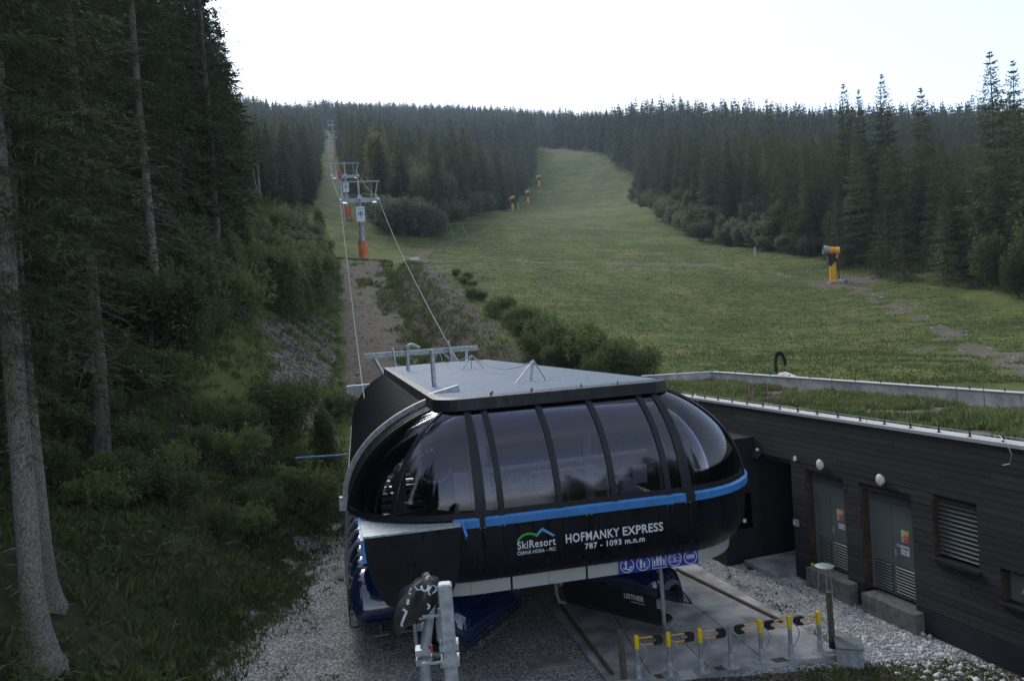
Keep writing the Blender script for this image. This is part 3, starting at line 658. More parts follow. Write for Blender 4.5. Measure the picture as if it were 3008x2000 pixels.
# the rest of the forest, up to the ridge: instances on points
rest = ~indiv & (np.abs(X) < .76 * Y + 10)
xs, ys, hs, zs = X[rest], Y[rest], Hh[rest], Zt[rest]
var = np.where(ys < 330, 3 + rng.integers(0, 4, len(xs)), rng.integers(0, 3, len(xs)))
fme = bpy.data.meshes.new('forest'); fme.vertices.add(len(xs)); fme.vertices.foreach_set('co', np.c_[xs, ys, zs - .2].astype(np.float32).ravel())
def pattr(nm, ty, a):
    q = fme.attributes.new(nm, ty, 'POINT'); q.data.foreach_set('vector' if ty == 'FLOAT_VECTOR' else 'value', np.ascontiguousarray(a).ravel())
Hvar = np.array([23, 21, 25, 24, 22, 26, 20], float)
sz = hs / Hvar[var]; wd = rng.uniform(1.0, 1.3, len(xs)) * sz
pattr('size', 'FLOAT_VECTOR', np.c_[wd, wd, sz].astype(np.float32)); pattr('turn', 'FLOAT_VECTOR', np.c_[xs * 0, ys * 0, rng.uniform(0, 6.28, len(xs))].astype(np.float32)); pattr('variant', 'INT', var.astype(np.int32))
forest = link('far_forest', fme); tag(forest, 'dense spruce forest covering the hillside up to the ridge', 'forest', kind='stuff')
ng = bpy.data.node_groups.new('plant trees on points', 'GeometryNodeTree')
ng.interface.new_socket('Geometry', in_out='INPUT', socket_type='NodeSocketGeometry'); ng.interface.new_socket('Geometry', in_out='OUTPUT', socket_type='NodeSocketGeometry')
gi, go, jn = ng.nodes.new('NodeGroupInput'), ng.nodes.new('NodeGroupOutput'), ng.nodes.new('GeometryNodeJoinGeometry')
def nat_attr(nm, ty):
    q = ng.nodes.new('GeometryNodeInputNamedAttribute'); q.data_type = ty; q.inputs['Name'].default_value = nm; return q.outputs['Attribute']
for vi, me_ in enumerate([f[0] for f in FAR] + [m_[0] for m_ in MID[:4]]):
    src = bpy.data.objects.new('spruce source', me_)
    ob = ng.nodes.new('GeometryNodeObjectInfo'); ob.inputs['Object'].default_value = src; ob.inputs['As Instance'].default_value = True
    cp = ng.nodes.new('FunctionNodeCompare'); cp.data_type = 'INT'; cp.operation = 'EQUAL'
    ng.links.new(nat_attr('variant', 'INT'), cp.inputs[2]); cp.inputs[3].default_value = vi
    ip = ng.nodes.new('GeometryNodeInstanceOnPoints')
    ng.links.new(gi.outputs[0], ip.inputs['Points']); ng.links.new(cp.outputs[0], ip.inputs['Selection']); ng.links.new(ob.outputs['Geometry'], ip.inputs['Instance'])
    er = ng.nodes.new('FunctionNodeEulerToRotation'); ng.links.new(nat_attr('turn', 'FLOAT_VECTOR'), er.inputs[0]); ng.links.new(er.outputs[0], ip.inputs['Rotation'])
    ng.links.new(nat_attr('size', 'FLOAT_VECTOR'), ip.inputs['Scale']); ng.links.new(ip.outputs[0], jn.inputs[0])
ng.links.new(jn.outputs[0], go.inputs[0])
forest.modifiers.new('trees', 'NODES').node_group = ng

# ---------------------------------------------------------------- shrubs, saplings, edge trees
def along(pts, n, sx, sy):
    pts = np.array(pts, float); t = np.sort(rng.uniform(0, len(pts) - 1.001, n)); i = t.astype(int); f = (t - i)[:, None]
    return pts[i] * (1 - f) + pts[i + 1] * f + np.c_[rng.normal(0, sx, n), rng.normal(0, sy, n)]
cnt = 0
for _ in range(2600):
    if cnt >= 135: break
    y = rng.uniform(24, 116); fxl = np.interp(y, [p[1] for p in LEFTF], [p[0] for p in LEFTF])
    x = rng.uniform(fxl - 3, fxl + 14); u, v = x * CA + y * SA, -x * SA + y * CA
    if u > -1.3 - (.8 if v > 60 else 0) or sdpoly(np.array(x), np.array(y), PAD) < 1.0: continue
    if 37 < y < 64 and u > -6.2 - .9 * math.sin(y * .5) and not (57 < y and u < -3): continue
    if any(math.hypot(x - a, y - b) < 1.25 + .008 * y for a, b in placed): continue
    placed.append((x, y)); cnt += 1
    big = v > 52
    if y < 36: plant('shrub', BUSH[cnt % 3], x, y, rng.uniform(.9, 2.0), 'low leafy shrub on the bank between the left trees and the gravel', 'shrub', 'low shrubs on the lower left bank', 1.15, crown='crown', stem='stems')
    elif cnt % 5 < 2: plant('birch_sapling', SAPL[cnt % 2], x, y, rng.uniform(3.4, 5.4), 'slim leafy sapling in the ' + ('lower thicket above the stony left bank' if y < 66 else 'upper thicket left of the nearest lift tower'), 'sapling', 'saplings of the lower left thicket' if y < 66 else 'saplings of the upper left thicket', 1.2, stem='stems')
    else: plant('shrub', BUSH[cnt % 3] if y < 70 or cnt % 2 else WILL[cnt % 3], x, y, rng.uniform(2.4, 4.4), 'round leafy shrub in the ' + ('lower thicket above the stony left bank' if y < 66 else 'upper thicket left of the nearest lift tower'), 'shrub', 'shrubs of the lower left thicket' if y < 66 else 'shrubs of the upper left thicket', 1.1, stem='stems')
plant('young_spruce', YOUNG[0], -9.35, 14.3, 2.3, 'young spruce bush at the foot of the thick corner trunk', 'tree'); plant('young_spruce', YOUNG[1], -10.3, 13.6, 3.0, 'young spruce left of the foot of the thick corner trunk', 'tree')
for i, (x, y) in enumerate(((-11.4, 39.2), (-9.9, 35.0), (-12.3, 34.2), (-10.6, 46.5))):
    plant('shrub', BUSH[i % 3], x, y, (2.6, 1.3, 1.9, 1.6)[i], ('big leafy shrub in the middle of the stony left bank', 'small shrub at the foot of the stony left bank', 'shrub at the lower left end of the stony bank', 'shrub growing in the upper scree of the left bank')[i], 'shrub', None, 1.15, stem='stems')
for i, (x, y) in enumerate(along([(7.3, 43.2), (5.6, 44), (3.9, 45.5), (2.6, 50), (1.4, 57), (-.8, 66), (-4, 78), (-6.4, 87)], 34, .8, 1.0)):
    s = np.interp(y, [43, 60, 88], [2.4, 1.7, 1.0]); plant('shrub', BUSH[i % 3], x, y, s * rng.uniform(.5, 1.35), 'leafy shrub in the row along the right rim of the lift cutting', 'shrub', 'shrubs on the right rim of the lift cutting', 1.1, stem='stems')
for i, (x, y) in enumerate(along([(-23.5, 150), (-18, 143), (-13, 146), (-11.5, 156), (-8.5, 178), (-5, 205)], 24, 1.2, 1.6)):
    plant('willow_shrub', WILL[i % 3], x, y, rng.uniform(4.3, 7.2) * (1 if y < 175 else .8), 'tall grey green shrub at the tip of the wooded strip behind the lift towers', 'shrub', 'shrubs at the tip of the wooded strip', 1.05, stem='stems')
for i, (x, y) in enumerate(along([(44.5, 108), (41.5, 122), (38.5, 140), (37.5, 160), (38.5, 185), (41, 215), (47, 265), (54, 320)], 56, 1.3, 2.2)):
    plant('willow_shrub', SAPL[i % 2] if i % 4 == 1 else WILL[i % 3], x, y, rng.uniform(2.6, 6.2) * (1 if y < 220 else .85) * (1.25 if i % 4 == 1 else 1), 'grey green shrub in the hedge-like fringe on the right side of the ski slope', 'shrub', 'shrubs fringing the right side of the slope', 1.1, stem='stems')
for i, (x, y) in enumerate(((46.5, 66), (47.5, 61.5), (50.5, 66), (48.2, 71), (51, 60), (46.6, 75.5), (50.6, 73), (45.8, 70))):
    plant('broadleaf_tree', EDGE[i % 2], x, y, (5.0, 5.5, 8.5, 7, 7.5, 5.5, 9, 4.5)[i], 'dark leafy tree in the clump at the right edge below the tall spruces', 'tree', 'leafy trees at the right edge', 1.0, stem='trunk')
for i, (x, y) in enumerate(((45.2, 89), (47.3, 97), (49.5, 92), (44.3, 104), (46.8, 110), (43.0, 117), (48.5, 102), (51, 99), (46, 82.5), (49, 85), (42.2, 127), (44, 133), (41.2, 148), (44, 152), (47.5, 79), (49.5, 77), (44.8, 94), (46.2, 105), (43, 170), (45, 190), (3, 285), (8, 330), (-6, 228), (-3, 252), (-11.5, 170))):
    plant('young_spruce', YOUNG[i % 2], x, y, rng.uniform(5.5, 10.5), 'young bushy spruce at the forest edge beside the ski slope', 'tree', 'young spruces at the slope edge', 1.1)
plant('birch_tree', BIRCH[0], -24.6, 158, 17.5, 'yellowish leafy birch at the tip of the wooded strip', 'tree')
plant('birch_tree', BIRCH[1], -20.4, 162, 13, 'smaller yellowish birch behind the big one', 'tree')
for i, (x, y, h) in enumerate(((-21, 156, 10), (-15.5, 156, 12), (-12.2, 163, 10.5), (-17.5, 170, 14), (-10.5, 184, 11), (-23.5, 172, 13), (-7.5, 204, 11), (-13.5, 196, 13))):
    plant('broadleaf_tree', MIXED[i % 2], x, y, h, 'grey green leafy tree among the spruces at the tip of the wooded strip', 'tree', 'leafy trees at the tip of the wooded strip', .95)
for i, (x, y, h) in enumerate(((46, 120, 7), (43.5, 136, 8), (42.2, 144, 6.5), (41.6, 158, 7.5), (42.5, 176, 8), (44, 198, 7), (46.5, 222, 8), (50, 258, 7.5), (47.5, 112, 6.5), (44.8, 127, 7))):
    plant('broadleaf_tree', (EDGE, MIXED)[i % 2][i // 2 % 2], x, y, h, 'leafy tree behind the shrub fringe on the right side of the slope', 'tree', 'leafy trees behind the right shrub fringe', .9)
# bare dead stems
def snag(x, y, h, r, label, fork=False):
    e = empty('dead_tree', (x, y, gz(x, y) - .1), 0, label, 'dead tree'); mb = MB(); mb.tube([(0, 0, -.3), (.05, 0, h * .5), (.12, .05, h)], [r, r * .7, r * .2], 7)
    if fork: mb.tube([(.05, 0, h * .55), (-h * .05, 0, h * .75), (-h * .08, 0, h * 1.2)], [r * .6, r * .4, r * .1], 6)
    mb.build('trunk', M['bark_pale'], e, 60)
snag(-27.2, 88, 7.5, .16, 'forked bleached dead stem above the left thicket', True)
snag(44.5, 176, 10, .16, 'bare pale dead stem behind the shrubs on the right'); snag(50.0, 250, 15, .18, 'bare pale stem at the upper right slope edge'); snag(42.0, 130, 7, .13, 'short pale dead stem among the right spruces')

# ---------------------------------------------------------------- grass, weeds, stones that nobody could count
def tufts(name, x, y, z, k, ln, wd, mt, spread=.12, up=1.0, label=None, cat=None, parent=None):
    n = len(x); B = np.repeat(np.c_[x, y, z], k, 0) + np.c_[rng.normal(0, spread, n * k), rng.normal(0, spread, n * k), np.zeros(n * k) - .03]
    d = rng.normal(0, .45, (n * k, 3)); d[:, 2] = up * rng.uniform(.7, 1.2, n * k)
    l = np.repeat(np.asarray(ln) * np.ones(n), k) * rng.uniform(.6, 1.3, n * k); V, F = blades(B, d, l, wd * rng.uniform(.6, 1.3, n * k), rng, .1)
    o = link(name, np_mesh(name, V, F), mt, parent); return tag(o, label, cat, kind='stuff')
n = 42000; gx = rng.uniform(-12, 46, n); gy = 33 + 140 * rng.random(n) ** 1.55
zi = lambda a: a[np.clip(np.searchsorted(TY, gy), 0, ny - 1), np.clip(np.searchsorted(TX, gx), 0, nx - 1)]
uu, vv = gx * CA + gy * SA, -gx * SA + gy * CA
keep = (zi(dirt) < .35) & (uu > 7.0 + rng.normal(0, .7, n)) & (sdpoly(gx, gy, RIGHTP) > 1) & (zi(gravel) < .2) & (sdpoly(gx, gy, PAD) > .4) & (rng.random(n) > (gy - 85) / 88); gx, gy = gx[keep], gy[keep]
tufts('meadow_grass', gx, gy, ground(gx, gy), 4, .11 + .12 * fbm(gx, gy, 11, 51), .032, M['grass'], .18, .8, 'short grass tufts across the ski slope', 'grass')
n = 26000; gx = rng.uniform(-34, 1, n); gy = rng.uniform(12, 108, n); uu, vv = gx * CA + gy * SA, -gx * SA + gy * CA
keep = ((zi(rock) < .4) | (rng.random(n) < .3)) & (zi(gravel) < .62) & (uu < 6.2) & ((uu < -1.2) | (zi(dirt) < .3)) & (gx > np.interp(gy, [p[1] for p in LEFTF], [p[0] for p in LEFTF]) - 7) & ((fbm(gx, gy, 5, 61) > .42) | (gy > 40)); gx, gy = gx[keep], gy[keep]
tufts('bank_weeds', gx, gy, ground(gx, gy), 6, .22 + .3 * fbm(gx, gy, 6, 71), .035, M['weed'], .14, .9, 'weeds and grass on the left bank', 'weeds')
n = 5200; gx = rng.uniform(-26, -6, n); gy = rng.uniform(11, 42, n)
keep = (zi(gravel) < .3) & (fbm(gx, gy, 3, 63) > .46) & (gx > np.interp(gy, [p[1] for p in LEFTF], [p[0] for p in LEFTF]) - 6); gx, gy = gx[keep], gy[keep]
tufts('undergrowth', gx, gy, ground(gx, gy), 16, .16, .05, M['leaf_dark'], .2, .55, 'leafy undergrowth on the forest floor at the lower left', 'undergrowth')
n = 3000; t_ = rng.uniform(0, 5, n); pb_ = PAD[:5]; i_ = np.minimum(t_.astype(int), 3); f_ = (t_ - i_)[:, None] % 1; pq = pb_[i_] * (1 - f_) + pb_[i_ + 1] * f_; gx, gy = pq[:, 0] + rng.normal(-.1, .55, n), pq[:, 1] + rng.normal(0, .3, n)
tufts('edge_weeds', gx, gy, ground(gx, gy), 6, .16, .02, M['weed'], .1, .8, 'weeds along the left edge of the grey gravel', 'weeds')
n = 700; gx = rng.uniform(-16, -7.4, n); gy = rng.uniform(11, 30, n); keep = zi(gravel) < .5; gx, gy = gx[keep], gy[keep]; k = len(gx)
V, F = blades(np.c_[gx, gy, ground(gx, gy) + .04], np.c_[rng.normal(0, 1, (k, 2)), rng.normal(0, .08, k)], rng.uniform(.2, .9, k), rng.uniform(.008, .02, k), rng)
tag(link('fallen_twigs', np_mesh('fallen twigs', V, F), M['deadwood']), 'dead twigs lying on the forest floor at the lower left', 'twigs', kind='stuff')
n = 11000; gx = rng.uniform(-16, 9, n); gy = rng.uniform(42, 96, n); uu, vv = gx * CA + gy * SA, -gx * SA + gy * CA
keep = ((np.abs(uu - 7.2 + rng.normal(0, .9, n)) < 1.3) | ((uu > 3.2) & (uu < 7.5) & (fbm(gx, gy, 3, 97) > .47))) & (zi(rock) < .7); gx, gy = gx[keep], gy[keep]
tufts('rim_weeds', gx, gy, ground(gx, gy), 6, .4, .04, M['weed'], .16, .9, 'weeds along the right rim of the lift cutting', 'weeds')
cx = np.r_[rng.uniform(-8.2, -1.5, 46), np.array([5.9, 6.3, 6.45, 6.75, 7.0, 6.5, 6.85, 7.3, 7.6, 6.2, 7.1])]; cy = np.r_[rng.uniform(15, 31, 46), np.array([23, 22.2, 20.9, 20.5, 19.9, 21.6, 18.9, 22.4, 21.8, 23.6, 18.4])]
kk = cx < 0; m_ = ~kk | (rng.random(len(cx)) < .8)
wx = np.repeat(cx[m_], 7) + rng.normal(0, .16, 7 * m_.sum()); wy = np.repeat(cy[m_], 7) + rng.normal(0, .16, 7 * m_.sum())
tufts('gravel_weeds', wx, wy, wx * 0, 6, .10, .022, M['weed'], .05, .7, 'small weeds growing through the gravel', 'weeds')
n = 2600; gx = rng.uniform(5.8, 11.5, n); gy = rng.uniform(12.5, 17.1, n); keep = (fbm(gx, gy, 2.2, 81) > .47) & (gx < 10.28 - (gy - 15.9) * .33 - .3); gx, gy = gx[keep], gy[keep]
tufts('lawn_patch', gx, gy, gx * 0, 6, .11, .016, M['grass'], .07, .8, 'patch of grass in the soil in front of the platform', 'grass')
def stones(name, x, y, z, s, mt, label):
    n = len(x); o = np.array([(1, 0, 0), (0, 1, 0), (-1, 0, 0), (0, -1, 0), (0, 0, .8), (0, 0, -.8)], float)
    a = rng.uniform(0, 6.28, n); V = o[None] * (1 + rng.normal(0, .22, (n, 6, 1))); c_, s_ = np.cos(a)[:, None], np.sin(a)[:, None]
    V = np.stack([V[:, :, 0] * c_ - V[:, :, 1] * s_, V[:, :, 0] * s_ + V[:, :, 1] * c_, V[:, :, 2]], -1) * (s * rng.uniform(.5, 1.6, n))[:, None, None]; V[:, :, 2] *= rng.uniform(.5, 1, (n, 1)); V += np.c_[x, y, z][:, None]
    t = np.array([(0, 1, 4), (1, 2, 4), (2, 3, 4), (3, 0, 4), (1, 0, 5), (2, 1, 5), (3, 2, 5), (0, 3, 5)]); F = (t[None] + 6 * np.arange(n)[:, None, None]).reshape(-1, 3)
    tag(link(name, np_mesh(name, V.reshape(-1, 3), F), mt), label, 'stones', kind='stuff')
n = 24000; gx = rng.uniform(5, 10.3, n); gy = rng.uniform(14.5, 26, n); wl = 10.28 - (gy - 15.9) * .331
keep = (gx < wl - .12) & (gx > np.interp(gy, [17.3, 18.1, 24.1, 26], [7.5, 7.05, 5.42, 5.0])) & (gy > 17.6 - (gx - 7) * .5 + rng.normal(0, .35, n)); gx, gy = gx[keep], gy[keep]
stones('white_gravel', gx, gy, gx * 0 + .008, .024, M['stone'], 'white gravel between the platform and the timber building')
gx = rng.uniform(7.8, 10.6, 240); gy = rng.uniform(14, 18.5, 240); k = (gx < 10.2 - (gy - 15.9) * .331); stones('scattered_stones', gx[k], gy[k], gx[k] * 0 + .01, .07, M['stone'], 'loose white stones scattered along the building foot')
n = 12000; gx = rng.uniform(-9, 1.5, n); gy = rng.uniform(14, 33, n); keep = (zi(gravel) > .55); gx, gy = gx[keep], gy[keep]
stones('grey_gravel', gx, gy, gx * 0 + .003, .019, M['rockgrey'], 'grey gravel round the left side of the lift station')
n = 5000; gx = rng.uniform(-22, 4, n); gy = rng.uniform(33, 100, n); keep = (zi(rock) > .45) | ((zi(dirt) > .5) & (rng.random(n) < .3)); gx, gy = gx[keep], gy[keep]
stones('scree', gx, gy, ground(gx, gy) + .02, .11, M['rockgrey'], 'loose scree on the banks of the lift cutting')
n = 1500; gx = rng.uniform(-12, 44, n); gy = rng.uniform(36, 118, n); keep = (zi(dirt) > .5); gx, gy = gx[keep], gy[keep]
stones('path_stones', gx, gy, ground(gx, gy) + .02, .07, M['stone'], 'stones on the bare earth paths of the slope')

# the wood goes on behind the camera (its tops show as reflections in the station glass)
bx = np.concatenate([rng.uniform(-56, -16, 32), rng.uniform(30, 58, 16), rng.uniform(-32, -13, 14)]); by = np.concatenate([rng.uniform(-50, -14, 32), rng.uniform(-48, -6, 16), rng.uniform(-14, 8, 14)])
for i, (x, y) in enumerate(zip(bx, by)):
    plant('spruce_tree', MID[i % 5], x, y, rng.uniform(18, 26), 'spruce of the wood standing behind the viewpoint', 'tree', 'spruces behind the viewpoint', wide=1.1)

# ---------------------------------------------------------------- lift station
ST = Vector((4.6, 20.0))
def uvw(u, v, z=0): return (u * CA - v * SA, u * SA + v * CA, z)
_o = uvw(ST.x, ST.y)
station = empty('lift_station', (_o[0], _o[1], 0), R(11.8), 'rounded black chairlift station with smoked glass, blue band and grey roof', 'lift station')
SO = (ST.x, ST.y, 0)
def SM(): return MB(SO)
def lerp(a, b, t): return a + (b - a) * t
# outline at band height (outer) and at the roof rim (inner), by s: 0-1 left side, 1-2 left corner, 2-3 front, 3-4 right corner, 4-5 right side
def outer(s):
    if s <= 1: return np.array([lerp(-.12, -.32, s), lerp(34, 18.7, s)])
    if s <= 2:
        t = (s - 1) * math.pi / 2; return np.array([2.5 - 2.82 * math.cos(t), 18.7 - 2.3 * math.sin(t)])
    if s <= 3: return np.array([lerp(2.5, 7.24, s - 2), 16.4])
    if s <= 4:
        t = (s - 3) * math.pi / 2; return np.array([7.24 + 2.4 * math.sin(t), 18.9 - 2.5 * math.cos(t)])
    return np.array([lerp(9.64, 8.0, s - 4), lerp(18.9, 34, s - 4)])
def inner(s):
    if s <= 1: return np.array([lerp(1.42, 1.92, s), lerp(32.2, 18.0, s)])
    if s <= 2:
        t = (s - 1) * math.pi / 2; return np.array([2.42 - .5 * math.cos(t), 18.0 - .55 * math.sin(t)])
    if s <= 3: return np.array([lerp(2.42, 6.94, s - 2), 17.45])
    if s <= 4:
        t = (s - 3) * math.pi / 2; return np.array([6.94 + .34 * math.sin(t), 17.85 - .4 * math.cos(t)])
    return np.array([lerp(7.28, 5.6, s - 4), lerp(17.85, 32.2, s - 4)])
ZB, ZT = 4.02, 6.3
T0, T1 = R(26), R(87)
def shell(s, t, off=0.0):
    def P(s, t):
        th = T0 + (T1 - T0) * t; k = (math.sin(th) - math.sin(T0)) / (math.sin(T1) - math.sin(T0)); h = (math.cos(th) - math.cos(T1)) / (math.cos(T0) - math.cos(T1))
        q = inner(s) + (outer(s) - inner(s)) * k; return Vector((q[0], q[1], ZB + (ZT - ZB) * h))
    p = P(s, t)
    if off:
        e = 1e-3; a = P(min(s + e, 5), t) - P(max(s - e, 0), t); b = P(s, min(t + e, 1)) - P(s, max(t - e, 0)); n = b.cross(a)
        if n.length < 1e-12: n = Vector((0, 0, 1))
        n.normalize(); c = Vector((4.6, 24, 4.5))
        if n.dot(p - c) < 0: n = -n
        p = p + n * off
    return tuple(p)
def panel(s0, s1, t0=0.0, t1=1.0, off=0.0, th=.02, ns=4, ntt=14, mb=None):
    """curved slab between two outline positions"""
    mb = mb or SM(); ss = [lerp(s0, s1, i / ns) for i in range(ns + 1)]; ts = [lerp(t0, t1, j / ntt) for j in range(ntt + 1)]
    A = [[shell(s, t, off) for t in ts] for s in ss]; B = [[shell(s, t, off - th) for t in ts] for s in ss]
    n = ntt + 1; vs = [p for r in A for p in r] + [p for r in B for p in r]; N = (ns + 1) * n; fs = []
    for i in range(ns):
        for j in range(ntt):
            a = i * n + j; fs.append((a, a + 1, a + n + 1, a + n)); fs.append((N + a, N + a + n, N + a + n + 1, N + a + 1))
    for j in range(ntt):
        fs.append((j, N + j, N + j + 1, j + 1)); a = ns * n + j; fs.append((a, a + 1, N + a + 1, N + a))
    for i in range(ns):
        a = i * n; fs.append((a, a + n, N + a + n, N + a)); a = i * n + ntt; fs.append((a, N + a, N + a + n, a + n))
    return mb.add(vs, fs)
# roof: ribs run across
rp_ = [inner(s) for s in np.linspace(0, 5, 41)]
rb = SM(); rings = []
def edge_u(v):
    L_ = np.interp(v, [17.45, 18.0, 32.2], [2.42, 1.92, 1.42]); R_ = np.interp(v, [17.45, 17.85, 32.2], [6.94, 7.28, 5.6]); return L_, R_
vs_ = np.arange(17.47, 32.15, .095)
for v in vs_:
    l, r = edge_u(v)
    for dv, dz in ((0, 0), (.03, .022), (.062, .022), (.092, 0)): rings.append([(l, v + dv, 6.5 + dz), (lerp(l, r, .5), v + dv, 6.53 + dz), (r, v + dv, 6.5 + dz)])
rb.loft(rings, closed=False); rb.build('roof', M['roofmetal'], station)
# rim round the roof
def rim(s0, s1, n):
    b = SM(); rr = []
    for s in np.linspace(s0, s1, n):
        p = inner(s); q = outer(s); d = (q - p) / np.linalg.norm(q - p); a = p - d * .02; c = p + d * .16; e = p + d * .20
        rr.append([(a[0], a[1], 6.54), (c[0], c[1], 6.50), (e[0], e[1], 6.24), (a[0], a[1], 6.22)])
    return b.loft(rr, True, True)
for nm, s0, s1 in (('roof_rim', .0, 1.0), ('roof_rim', 1.002, 1.998), ('roof_rim', 2.0, 2.998), ('roof_rim', 3.0, 3.998), ('roof_rim', 4.0, 5.0)): rim(s0, s1, 9).build(nm, M['black'] if int(s0) in (2,) else M['anthracite'], station)
# glass of the front
for s0, s1 in ((1.07, 1.535), (1.56, 1.972), (2.022, 2.08), (2.105, 2.354), (2.379, 2.62), (2.645, 2.89), (2.915, 2.975), (3.025, 3.58), (3.61, 3.97)):
    panel(s0, s1, .0, 1.0, 0, .012, max(2, int((s1 - s0) * 14)), 16).build('window_pane', M['glass'], station, 60)
for s, wdt in ((1.06, .012), (1.547, .013), (1.997, .026), (2.0925, .014), (2.3665, .014), (2.6325, .014), (2.9025, .014), (3.0, .026), (3.595, .016), (3.985, .02)):
    panel(s - wdt, s + wdt, 0, 1, .035, .09, 2, 16).build('mullion', M['blackrail'], station, 40)
sl = panel(1.06, 3.985, .955, 1.0, .02, .06, 40, 2); sl.build('window_sill', M['blackrail'], station, 40)
# dark slatted sides
n = 15
for i in range(n):
    s0, s1 = i / n * .925, (i + 1) / n * .925
    panel(s0 + .002, s1 - .002, 0, 1, 0, .03, 2, 14).build('side_panel', M['side'] if 'side' in M else M['black'], station, 40)
    sb = SM()
    for k in range(3): q = s0 + (s1 - s0) * k / 3; panel(q - .0016, q + .0016, 0, 1, .03, .05, 1, 14, sb)
    sb.build('side_rib', M['anthracite'], station)
panel(.93, 1.045, 0, 1, 0, .03, 4, 14).build('side_panel', M['black'], station, 40)
sb = SM()
for q in (.955, .978, 1.0, 1.03): panel(q - .002, q + .002, 0, 1, .02, .04, 1, 14, sb)
sb.build('side_rib', M['blackrail'], station)
for i in range(8):
    s0, s1 = 4.0 + i / 8, 4.0 + (i + 1) / 8
    panel(s0 + .004, s1 - .004, 0, 1, 0, .03, 2, 12).build('side_panel', M['black'], station, 40)
# galvanised arch outside the left side
ar = SM(); sA = .928
rr = []
for j in range(19):
    t = j / 18
    pa = [Vector(shell(sA - .006, t, .03)), Vector(shell(sA + .006, t, .03)), Vector(shell(sA + .006, t, .15)), Vector(shell(sA - .006, t, .15))]
    rr.append([tuple(p) for p in pa])
ar.loft(rr, True, True)
p0 = Vector(shell(sA, 0, .12)); ar.bar(p0 + Vector((-.04, 0, .04)), (2.55, p0.y, 6.62), .18, .14)
p1 = Vector(shell(sA, 1, .1)); ar.bar(p1 + Vector((0, 0, .05)), p1 + Vector((-.02, 0, -.28)), .24, .18)
for j in range(12):
    q = Vector(shell(sA + .0063, .05 + j * .078, .09)); ar.sphere((q.x, q.y - .02, q.z), .028, 6, 4)
ar.build('arch_rib', M['galv'], station, 40)
# below the glass: blue band, black fascia, pale valance
def wall_strip(s0, s1, prof, n, mb=None):
    """prof: list of (inset, z); strip follows the outline"""
    mb = mb or SM(); rr = []
    for i in range(n + 1):
        s = lerp(s0, s1, i / n); p = outer(s); a = outer(min(5, s + .003)) - outer(max(0, s - .003)); nn = np.array([a[1], -a[0]]); nn /= np.linalg.norm(nn)
        if nn @ (p - np.array([4.6, 24])) < 0: nn = -nn
        rr.append([(p[0] - nn[0] * i_, p[1] - nn[1] * i_, z) for i_, z in prof])
    return mb.loft(rr, True, True)
BP = [(-.08, 3.835), (-.08, 3.995), (.0, 4.05), (.02, 3.82)]
for s0, s1 in ((1.86, 1.985), (2.012, 2.985), (3.04, 3.93)): wall_strip(s0, s1, BP, 14).build('blue_band', M['blue'], station, 30)
for s0, s1 in ((1.986, 2.011), (2.986, 3.039), (3.931, 5.0)): wall_strip(s0, s1, [(-.07, 3.82), (-.07, 4.03), (.0, 4.05), (.02, 3.82)], 8).build('band_joint', M['anthracite'], station)
wall_strip(0, .93, [(-.05, 3.86), (-.05, 4.06), (.0, 4.06), (.02, 3.86)], 10).build('side_rail', M['anthracite'], station)
FPo = [(.0, 3.81), (.0, 3.5), (.015, 3.2), (.06, 2.92), (.17, 2.70), (.34, 2.55)]
FP = FPo + [(i_ + .04, z + .005) for i_, z in FPo[::-1]]
fs_ = [1.84, 2.0, 2.093, 2.505, 2.907, 3.0, 3.25, 3.5, 3.75, 4.0, 4.25, 4.5, 4.75, 5.0]
for a, b in zip(fs_[:-1], fs_[1:]):
    wall_strip(a + .0016, b - .0016, FP, 6).build('fascia_panel', M['black'], station, 40)
bt = SM()
for s in (2.0, 2.093, 2.505, 2.907, 3.0):
    p = outer(s)
    for d in (-.05, .05): bt.sphere((p[0] + d, p[1] - .005, 3.795), (.026, .012, .014), 6, 4)
bt.build('bolt', M['galv'], station)
VP = [(.42, 2.62), (.46, 2.22), (.50, 2.21), (.50, 2.62)]
for a, b in ((1.80, 1.925), (1.927, 2.128), (2.139, 2.312), (2.314, 2.497), (2.508, 2.66), (2.662, 2.905), (2.907, 3.3), (3.302, 3.72)): wall_strip(a, b, VP, 8).build('valance', M['valance'], station, 40)
wall_strip(2.129, 2.138, [(.46, 2.62), (.49, 2.21), (.5, 2.21), (.5, 2.62)], 2).build('valance_joint', M['dark'], station); wall_strip(2.498, 2.507, [(.46, 2.62), (.49, 2.21), (.5, 2.21), (.5, 2.62)], 2).build('valance_joint', M['dark'], station)
# body hidden under the shell: deck, columns, bullwheel
dk = SM(); dk.prism([(1.9, 18.4), (2.6, 17.5), (7.0, 17.5), (7.6, 18.6), (7.0, 32.5), (1.7, 32.5)], 3.0, 3.12); dk.build('blackout_deck', M['dark'], station)  # added black floor so the glass looks onto darkness; the real underside is open
cl_ = SM(); cl_.bev(3.9, 5.1, 23.4, 24.8, 0, 3.0, .06); cl_.bev(3.3, 4.7, 30.0, 31.2, 0, 3.0, .06); cl_.build('support_column', M['concrete'], station)
bw = SM(); bw.disc((4.6, 0, 0), 2.0, 2.35, 36, 'y', th=.2); bw.v = [(p[0], 21.4 + p[2], 2.75 + p[1]) for p in bw.v]; bw.build('bullwheel', M['steel'], station)
